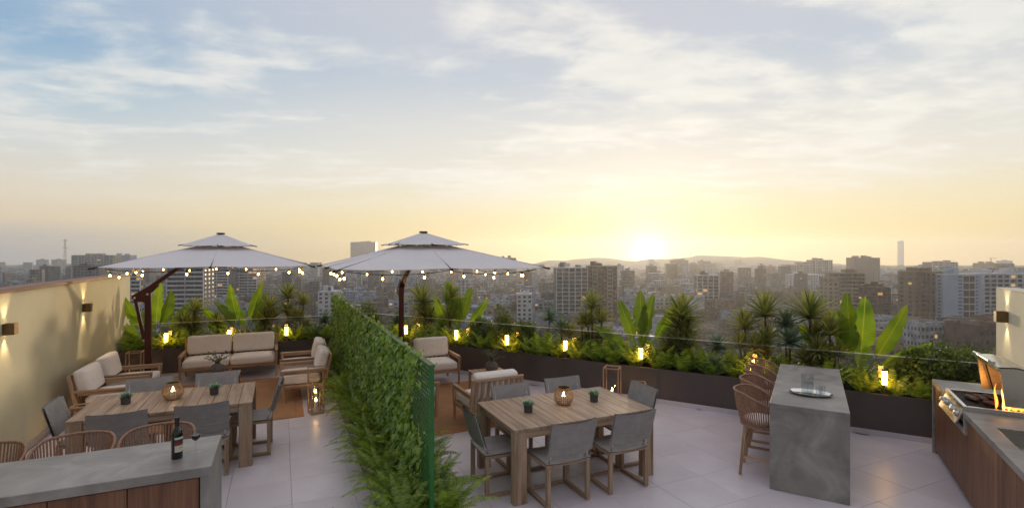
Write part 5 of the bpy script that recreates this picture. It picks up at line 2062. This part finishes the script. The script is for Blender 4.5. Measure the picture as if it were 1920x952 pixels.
def tower(px0, px1, ytop, Y, style, wall, label, trim='white', depth=None, turn=0.0, floors=None, lit=.015, group=None, name='apartment_tower', accent=None, pent=True):
    """facade seen between two bearings, at distance Y, with its roof at the given height; width and height follow in metres"""
    W = (px1 - px0) * Y / 950
    xc = ((px0 + px1) / 2 - 960) * Y / 950
    zt = 2.5 - (ytop - 476) * Y / 950
    H = zt - GZ
    Dp = depth or W * .7
    t = thing(name, (xc, Y + Dp / 2, GZ), turn, label, 'building', group)
    hx, hy = W / 2, Dp / 2
    MB().box(-hx, hx, -hy, hy, -.5, H).build('wall', WM[wall], t)
    n = floors or max(3, int(H / 3.0))
    fh = H / n
    win, lw, trm, acc = MB(), MB(), MB(), MB()

    def pane(x0, x1, z0, z1, off=.0, face=0):
        mbx = lw if r7.random() < lit else win
        if face == 0:
            mbx.box(x0, x1, -hy - .06 - off, -hy + .3 - off, z0, z1)
        elif face == 1:
            mbx.box(hx - .3, hx + .06, x0, x1, z0, z1)
        else:
            mbx.box(-hx - .06, -hx + .3, x0, x1, z0, z1)
    if style == 'bands':          # continuous balconies in front of dark glazing
        for k in range(n):
            z = k * fh
            q = int(max(2, W / 5))
            for i in range(q):
                pane(-hx + W * (i + .08) / q, -hx + W * (i + .92) / q, z + .9, z + fh - .35)
            trm.box(-hx - .1, hx + .1, -hy - 1.3, -hy - .08, z - .12, z + .12)
            trm.box(-hx - .1, hx + .1, -hy - 1.3, -hy - 1.2, z + .121, z + 1.0)
            for i in range(0, q + 1, 2):
                trm.box(-hx + W * i / q - .12, -hx + W * i / q + .12, -hy - 1.19, -hy - .08, z + .121, z + fh - .13)
    elif style == 'grid':         # white frame grid with recessed brown loggias
        q = int(max(3, W / 4.2))
        for k in range(n):
            z = k * fh
            for i in range(q):
                pane(-hx + W * (i + .14) / q, -hx + W * (i + .86) / q, z + .75, z + fh - .3)
            trm.box(-hx, hx, -hy - .7, -hy - .07, z - .2, z + .25)
        for i in range(q + 1):
            x = -hx + W * i / q
            trm.box(x - .28, x + .28, -hy - .75, -hy - .071, -.3, H)
    elif style == 'cols':         # vertical window strips between piers
        q = int(max(3, W / 3.6))
        for k in range(n):
            z = k * fh
            for i in range(q):
                if i % 3 == 1:
                    trm.box(-hx + W * i / q, -hx + W * (i + 1) / q, -hy - .9, -hy - .07, z + .1, z + 1.1)
                    pane(-hx + W * (i + .1) / q, -hx + W * (i + .9) / q, z + 1.15, z + fh - .2)
                else:
                    pane(-hx + W * (i + .25) / q, -hx + W * (i + .75) / q, z + 1.0, z + fh - .5)
        for i in range(q + 1):
            if i % 3 != 0:
                trm.box(-hx + W * i / q - .2, -hx + W * i / q + .2, -hy - 1.0, -hy - .072, 0, H)
    elif style == 'loggia':       # blank blue-white wall, small windows in two columns and wide brown bays
        for k in range(n):
            z = k * fh
            for a, b in ((.40, .45), (.455, .50), (.86, .91)):
                pane(-hx + W * a, -hx + W * b, z + 1.0, z + fh - .7)
        m_ = max(3, n // 2)
        for k in range(m_):
            z0, z1 = H * k / m_, H * (k + 1) / m_
            acc.box(-hx + W * .54, -hx + W * .82, -hy - .08, -hy + .3, z0 + .3, z1 - .5)
            trm.box(-hx + W * .52, -hx + W * .84, -hy - .8, -hy - .081, z1 - .5, z1 - .1)
            trm.box(-hx + W * .675, -hx + W * .685, -hy - .5, -hy - .081, z0 + .3, z1 - .5)
    else:                         # plain windows
        q = int(max(2, W / 3.8))
        for k in range(n):
            z = k * fh
            for i in range(q):
                if r7.random() < .92:
                    pane(-hx + W * (i + .25) / q, -hx + W * (i + .75) / q, z + 1.0, z + fh - .6)
    # side windows
    q = int(max(2, Dp / 5))
    for k in range(n):
        for i in range(q):
            for fc in (1, 2):
                pane(-hy + Dp * (i + .3) / q, -hy + Dp * (i + .7) / q, k * fh + 1.0, k * fh + fh - .7, 0, fc)
    for mbx, nm, mt in ((win, 'windows', m_win), (lw, 'lit_windows', e_win), (trm, 'balconies', WM[trim]), (acc, 'loggias', WM[accent or 'brown'])):
        if mbx.v:
            mbx.build(nm, mt, t)['kind'] = 'stuff'
    rf = MB().box(-hx - .15, hx + .15, -hy - .15, hy + .15, H + .01, H + .9).build('roof', WM[trim if style != 'plain' else wall], t)
    if pent:
        mb = MB()
        for k in range(3):
            a = r7.uniform(-.8, .5)
            w_ = r7.uniform(.15, .4)
            mb.box(hx * a, hx * min(.95, a + w_), -hy * .4, hy * .4, H + .91, H + .9 + r7.uniform(1.5, 4))
        mb.build('roof_huts', WM[wall], rf)['kind'] = 'stuff'
    return t


tower(135, 212, 479, 850, 'bands', 'cream', 'wide banded white slab block far behind the cream wall', depth=18)
tower(137, 186, 498, 560, 'plain', 'grey', 'plain pale block with small windows just above the cream wall', depth=16)
tower(206, 243, 479, 1050, 'plain', 'blue', 'bluish distant block behind the tip of the left parasol', depth=20)
tower(246, 264, 498, 400, 'bands', 'grey', 'narrow banded block beside the left parasol mast', lit=.25)
tower(313, 377, 503, 345, 'bands', 'grey', 'big apartment tower with white balcony bands behind the left parasol', turn=.12, lit=.03)
tower(386, 428, 500, 560, 'bands', 'grey', 'banded apartment block right of the big balcony tower', lit=.08)
tower(432, 482, 503, 580, 'bands', 'tan', 'tan banded block under the right half of the left parasol', lit=.1)
tower(657, 704, 454, 2000, 'plain', 'grey', 'tall hazy slab standing alone on the horizon between the parasols', depth=30)
tower(928, 968, 484, 900, 'bands', 'tan', 'hazy slab behind the tip of the right parasol', depth=20)
tower(969, 998, 553, 390, 'plain', 'white', 'small white block with rows of windows behind the shrubs', depth=14)
tower(1042, 1101, 503, 400, 'grid', 'grey', 'pale gridded half of the twin towers behind the small dracaenas', accent='dark', turn=.05)
tower(1103, 1158, 500, 405, 'cols', 'brown', 'brown half of the twin towers, nearer the sun', trim='cream', turn=-.05)
tower(1262, 1291, 488, 1150, 'plain', 'tan', 'hazy golden tower just right of the sun', depth=24)
tower(1292, 1313, 495, 1200, 'plain', 'tan', 'lower hazy tower between two taller ones near the sun', depth=24)
tower(1314, 1333, 490, 1150, 'plain', 'pink', 'slim hazy pink tower right of the sun', depth=20)
tower(1222, 1245, 513, 800, 'bands', 'tan', 'banded block under the sun glare', depth=20)
tower(1310, 1349, 517, 480, 'grid', 'brown', 'white-framed tower with grey side wall behind the shaggy dracaena', turn=-.15)
tower(1457, 1484, 510, 1000, 'plain', 'pink', 'pale slab on the skyline right of the hills', depth=18)
tower(1493, 1524, 497, 900, 'bands', 'pink', 'pink tower behind the white complex', depth=18)
tower(1525, 1561, 488, 920, 'cols', 'pink', 'stepped pink tower highest of its cluster', depth=22)
tower(1492, 1550, 516, 640, 'plain', 'white', 'white complex of blank walls and small windows', depth=24, turn=.2)
tower(1553, 1572, 522, 398, 'plain', 'cream', 'narrow cream tower left of the tan banded one', depth=12)
tower(1573, 1621, 513, 402, 'bands', 'tan', 'tan tower with balcony bands behind the big paddle leaves', trim='cream')
tower(1602, 1650, 484, 800, 'plain', 'pink', 'broad pink slab high on the right skyline', depth=20)
tower(1619, 1668, 540, 395, 'bands', 'dark', 'dark brown tower right of the big paddle leaves', trim='brown')
tower(1688, 1695, 452, 2380, 'plain', 'white', 'very tall thin hazy tower alone on the right skyline', depth=18)
tower(1712, 1766, 511, 362, 'cols', 'tan', 'brown tower with vertical strips left of the blue-white one', trim='tan', turn=.05)
tower(1768, 1840, 516, 356, 'loggia', 'blue', 'blue-white tower with wide brown bays', floors=16, depth=18)
tower(1844, 1930, 515, 365, 'grid', 'white', 'white framed tower cut by the pale wall at the right edge', depth=18)
tower(1748, 1796, 492, 900, 'bands', 'pink', 'stepped pink block above the strip-windowed tower', depth=22)
tower(1842, 1882, 494, 1150, 'plain', 'ochre', 'ochre block with a crane on its roof', depth=24)
tower(596, 628, 548, 420, 'plain', 'white', 'white block low behind the left end of the ivy', depth=16)
tower(1388, 1420, 548, 620, 'plain', 'blue', 'low blue-grey office block beyond the bar stools', depth=16)
tower(1010, 1040, 530, 620, 'plain', 'grey', 'grey block left of the twin towers', depth=20)
prot = [(px0, px1) for px0, px1 in ((300, 390), (590, 632), (965, 1002), (1038, 1164), (1306, 1354), (1488, 1672), (1706, 1935))]

# crane and mast
def lattice(name, p, h, wd, label, cat, arm=None):
    t = thing(name, p, 0, label, cat)
    mb = MB()
    for sx in (-1, 1):
        for sy in (-1, 1):
            mb.beam((sx * wd, sy * wd, 0), (sx * wd * .35, sy * wd * .35, h), wd * .16, wd * .16, b=0)
    n = int(h / (wd * 3)) + 1
    for k in range(n):
        f0, f1 = k / n, (k + 1) / n
        a0, a1 = wd * (1 - .65 * f0), wd * (1 - .65 * f1)
        for sy in (-1, 1):
            mb.beam((-a0, sy * a0, h * f0), (a1, sy * a1, h * f1), wd * .1, wd * .1, b=0)
            mb.beam((sy * a0, -a0, h * f0), (sy * a1, a1, h * f1), wd * .1, wd * .1, b=0)
    mb.build('lattice_shaft', m_black, t)
    mb = MB()
    if arm:
        mb.beam((-arm * .35, 0, h), (arm, 0, h), wd * .5, wd * .5, b=0)
        mb.beam((0, 0, h), (0, 0, h + arm * .2), wd * .3, wd * .3, b=0)
        mb.beam((0, 0, h + arm * .2), (arm * .8, 0, h), wd * .12, wd * .12, b=0)
        mb.build('jib', m_black, t)
    else:
        for z in (.72, .95):
            mb.beam((-wd * 3, 0, h * z), (wd * 3, 0, h * z), wd * .5, wd * .5, b=0)
        mb.build('antenna_arms', m_black, t)


lattice('radio_mast', ((122 - 960) * 1800 / 950, 1800, GZ), 52.5 + 2.5 + 28 * 1800 / 950, 3.5, 'thin lattice mast in the haze above the cream wall', 'mast')
lattice('tower_crane', ((1862 - 960) * 1160 / 950, 1165, 2.5 - 18 * 1160 / 950 + .9), 11, 1.4, 'small crane on the ochre block roof', 'crane', 14)

# ---- low-rise city: near buildings one by one, the far rest as one mass
kinds = []


def lowrise(kind):
    """unit building meshes in metres: body, windows, roof hut"""
    rr_ = random.Random(900 + kind)
    W, Dp, fl_ = rr_.uniform(9, 20), rr_.uniform(9, 18), rr_.randint(2, 5)
    H = fl_ * 3.0 + .6
    body = MB().box(-W / 2, W / 2, -Dp / 2, Dp / 2, -.5, H)
    if kind % 3 == 0:
        body.box(-W / 2 - W * .35, -W / 2 + .01, -Dp / 2 + 1, Dp / 2 - 2, -.5, H * .6)
    for a in ((-W / 2, W / 2, -Dp / 2, -Dp / 2 + .25), (-W / 2, W / 2, Dp / 2 - .25, Dp / 2), (-W / 2, -W / 2 + .25, -Dp / 2 + .251, Dp / 2 - .251), (W / 2 - .25, W / 2, -Dp / 2 + .251, Dp / 2 - .251)):
        body.box(*a, H + .001, H + .9)
    wn, lw = MB(), MB()
    q = int(W / 3)
    for k in range(fl_):
        for i in range(q):
            m_ = lw if rr_.random() < .05 else wn
            m_.box(-W / 2 + W * (i + .2) / q, -W / 2 + W * (i + .8) / q, -Dp / 2 - .06, -Dp / 2 + .2, k * 3 + 1.1, k * 3 + 2.5)
            wn.box(-W / 2 - .06, -W / 2 + .2, -Dp / 2 + Dp * (i + .3) / q, -Dp / 2 + Dp * (i + .65) / q, k * 3 + 1.1, k * 3 + 2.4)
            wn.box(W / 2 - .2, W / 2 + .06, -Dp / 2 + Dp * (i + .3) / q, -Dp / 2 + Dp * (i + .65) / q, k * 3 + 1.1, k * 3 + 2.4)
    hut = MB()
    for k in range(rr_.randint(1, 3)):
        x, y = rr_.uniform(-W * .35, W * .2), rr_.uniform(-Dp * .3, Dp * .2)
        hut.box(x, x + rr_.uniform(2, 4), y, y + rr_.uniform(2, 4), H + .002, H + rr_.uniform(1.6, 3.0))
    hut.lathe([(.001, 0), (.7, 0), (.7, 1.3), (.001, 1.5)], 10, (W * .3, Dp * .3, H + .003))
    return body, wn, lw, hut, max(W, Dp)


def citymat(name, island):
    m, nt, out = new_mat(name)
    if island:
        r_ = nt.node('ShaderNodeNewGeometry').outputs['Random Per Island']
    else:
        r_ = nt.node('ShaderNodeObjectInfo').outputs['Random']
    col = nt.ramp(r_, [(0, lin(150, 132, 112)), (.16, lin(204, 200, 196)), (.30, lin(124, 92, 72)), (.42, lin(186, 168, 142)), (.54, lin(110, 102, 98)), (.66, lin(212, 208, 206)), (.78, lin(166, 128, 96)), (.88, lin(178, 186, 196)), (1, lin(98, 78, 66))], 'CONSTANT')
    v = coords(nt, world=True)
    n = nt.node('ShaderNodeTexNoise', None, Vector=v, Scale=.25, Detail=5.0).outputs[0]
    k = nt.maprange(n, .3, .7, .24, .78)
    col = nt.mix(1.0, col, nt.node('ShaderNodeCombineColor', None, i0=nt.math('MULTIPLY', k, .86), i1=nt.math('MULTIPLY', k, .96), i2=nt.math('MULTIPLY', k, 1.12)).outputs[0], 'MULTIPLY')
    if island:
        # windows too far off to tell apart: dark marks on the upright faces
        sx = nt.node('ShaderNodeSeparateXYZ', None, i0=v)
        nrm = nt.node('ShaderNodeSeparateXYZ', None, i0=nt.node('ShaderNodeNewGeometry').outputs['Normal'])
        upright = nt.math('LESS_THAN', nt.math('ABSOLUTE', nrm.outputs[2]), .5)
        hz = nt.math('FRACT', nt.math('DIVIDE', nt.math('ADD', sx.outputs[0], nt.math('MULTIPLY', sx.outputs[1], .7)), 3.3))
        vz = nt.math('FRACT', nt.math('DIVIDE', nt.math('ADD', sx.outputs[2], 52.5), 3.1))
        a = nt.math('MULTIPLY', nt.math('GREATER_THAN', hz, .45), nt.math('GREATER_THAN', vz, .5))
        a = nt.math('MULTIPLY', a, upright)
        col = nt.mix(nt.math('MULTIPLY', a, .75), col, lin(52, 50, 52))
    p = nt.node('ShaderNodeBsdfPrincipled', None, Base_Color=col, Roughness=.9)
    nt.l.new(p.outputs[0], out.inputs[0])
    return m


m_low = citymat('lowrise_walls', False)
m_far = citymat('far_city_walls', True)
variants = []
for k in range(10):
    body, wn, lw, hut, ext = lowrise(k)
    variants.append((body.mesh('wall', m_low), wn.mesh('windows', m_win), lw.mesh('lit_windows', e_win) if lw.v else None, hut.mesh('roof_huts', m_roofd), ext))



def zone(x, y):
    px = 960 + 950 * x / y
    where = [(260, 'above the cream wall'), (400, 'behind the left parasol mast'), (640, 'beyond the sofa plants'), (860, 'behind the right parasol mast'), (1040, 'behind the rounded shrubs'),
             (1170, 'around the feet of the twin towers'), (1310, 'under the setting sun'), (1480, 'beyond the bar stools'), (1680, 'beyond the concrete island'), (9999, 'below the blue-white tower by the grill')]
    w_ = next(b for a, b in where if px < a)
    d_ = 'nearest small flat-roofed building' if y < 300 else 'small flat-roofed city building'
    if y < 300:
        d_ = 'low flat-roofed building close below'
    elif y < 420:
        d_ = 'small flat-roofed building at middle distance'
    else:
        d_ = 'tiny flat-roofed building farther off'
    return d_ + ', ' + w_, 'low city buildings ' + w_


plots = []
Y = 215.0
while Y < 2000:
    st_ = 13 + Y * .022
    x = -Y * 1.08
    while x < Y * 1.08:
        xx = x + r7.uniform(-.25, .25) * st_
        yy = Y + r7.uniform(-.3, .3) * st_
        px = 960 + 950 * xx / yy
        x += st_ * r7.uniform(.9, 1.35)
        if 330 < yy < 430 and any(a - 6 < px < b + 6 for a, b in prot):
            continue
        if r7.random() < .10:
            continue
        plots.append((xx, yy, st_))
    Y += st_ * r7.uniform(1.15, 1.5)
plots.sort(key=lambda q: q[1])
# the near plots the planters do not hide
near_, far_ = plots[:262], plots[262:]
shade_w = ['pale', 'brown', 'grey', 'tan']
for k, (x, y, st_) in enumerate(near_):
    b_, wn_, lw_, hut_, ext = variants[r7.randrange(10)]
    rz = r7.choice((0, 0, 1.5708, 3.1416)) + r7.gauss(0, .12)
    hz = r7.uniform(.75, 1.35)
    sc_ = min(1.25, st_ * .82 / ext * r7.uniform(.9, 1.2))
    lb_, gr_ = zone(x, y)
    t = thing('city_building', (x, y, GZ), rz, lb_, 'building', gr_)
    t.scale = (sc_, sc_, hz)
    w_ = link('wall', b_, t)
    link('windows', wn_, t)['kind'] = 'stuff'
    if lw_ and r7.random() < .6:
        link('lit_windows', lw_, t)['kind'] = 'stuff'
    link('roof_huts', hut_, t)['kind'] = 'stuff'
mass = MB()
lit = MB()
for x, y, st_ in far_:
    n_ = 2 if y < 900 else 3
    for k in range(n_):
        w_ = st_ * r7.uniform(.22, .55)
        d_ = st_ * r7.uniform(.25, .6)
        xx, yy = x + r7.uniform(-.4, .4) * st_, y + r7.uniform(-.4, .4) * st_
        h_ = r7.choice((5, 7, 9, 12, 14)) * r7.uniform(.8, 1.2)
        if y > 1100:
            h_ *= .75
        if r7.random() < (.07 if y < 1100 else .012):
            h_ = r7.uniform(20, 38)
        T = Matrix.Translation((xx, yy, GZ)) @ Matrix.Rotation(r7.gauss(0, .3), 4, 'Z')
        mass.box(-w_ / 2, w_ / 2, -d_ / 2, d_ / 2, -.5, h_, 0, T)
        if r7.random() < .5:
            mass.box(-w_ * .2, w_ * .15, -d_ * .2, d_ * .2, h_ + .01, h_ + 2.6, 0, T)
        if y < 1500:
            for q in range(3):
                if r7.random() < .16:
                    xa = r7.uniform(-.45, .3) * w_
                    za = r7.uniform(.15, .8) * h_
                    lit.box(xa, xa + 1.6, -d_ / 2 - .15, -d_ / 2 + .1, za, za + 1.3, 0, T)
o = mass.build('distant_city', m_far)
tag(o, 'hazy mass of countless small buildings reaching to the horizon', 'city', None, 'stuff')
tag(lit.build('distant_city_lights', e_win), 'scattered warm lit windows among the far buildings', 'lights', None, 'stuff')

# ---- dark street trees
m_ctree = leafmat('street_tree_leaf', lin(38, 44, 26), lin(66, 70, 40), .15, .4, .6, island=True)
tmes = [clump_crown(random.Random(500 + k), 5.5, 5.5, 4.2, 34, 26, 1.5, m_ctree) for k in range(3)]
trk = MB().tube([(0, 0, -.5), (.2, .1, 3), (.1, 0, 6)], [.45, .35, .2], 7).mesh('trunk', m_trunk, 60)
for k in range(64):
    y = 240 + 620 * r7.random() ** 1.4
    x = r7.uniform(-1.02, 1.02) * y
    s = r7.uniform(.7, 1.5)
    t = thing('street_tree', (x, y, GZ), r7.uniform(0, 6), 'dark leafy tree among the low buildings of the city', 'tree', 'dark trees in the city')
    t.scale = (s, s, s)
    link('trunk', trk, t)
    link('crown', tmes[k % 3], t, (0, 0, 7.5))

# ---- haze
hz = MB().box(-3100, 3100, -600, 2700, GZ - 1.5, 70)
m, nt, out = new_mat('haze_air')
pv = nt.node('ShaderNodeVolumePrincipled', None, Color=(0.93, 0.94, 0.96, 1), Density=0.00024, Anisotropy=0.6)
nt.l.new(pv.outputs[0], out.inputs['Volume'])
o = hz.build('haze', m)
tag(o, 'warm evening haze hanging over the whole city', 'haze', None, 'stuff')
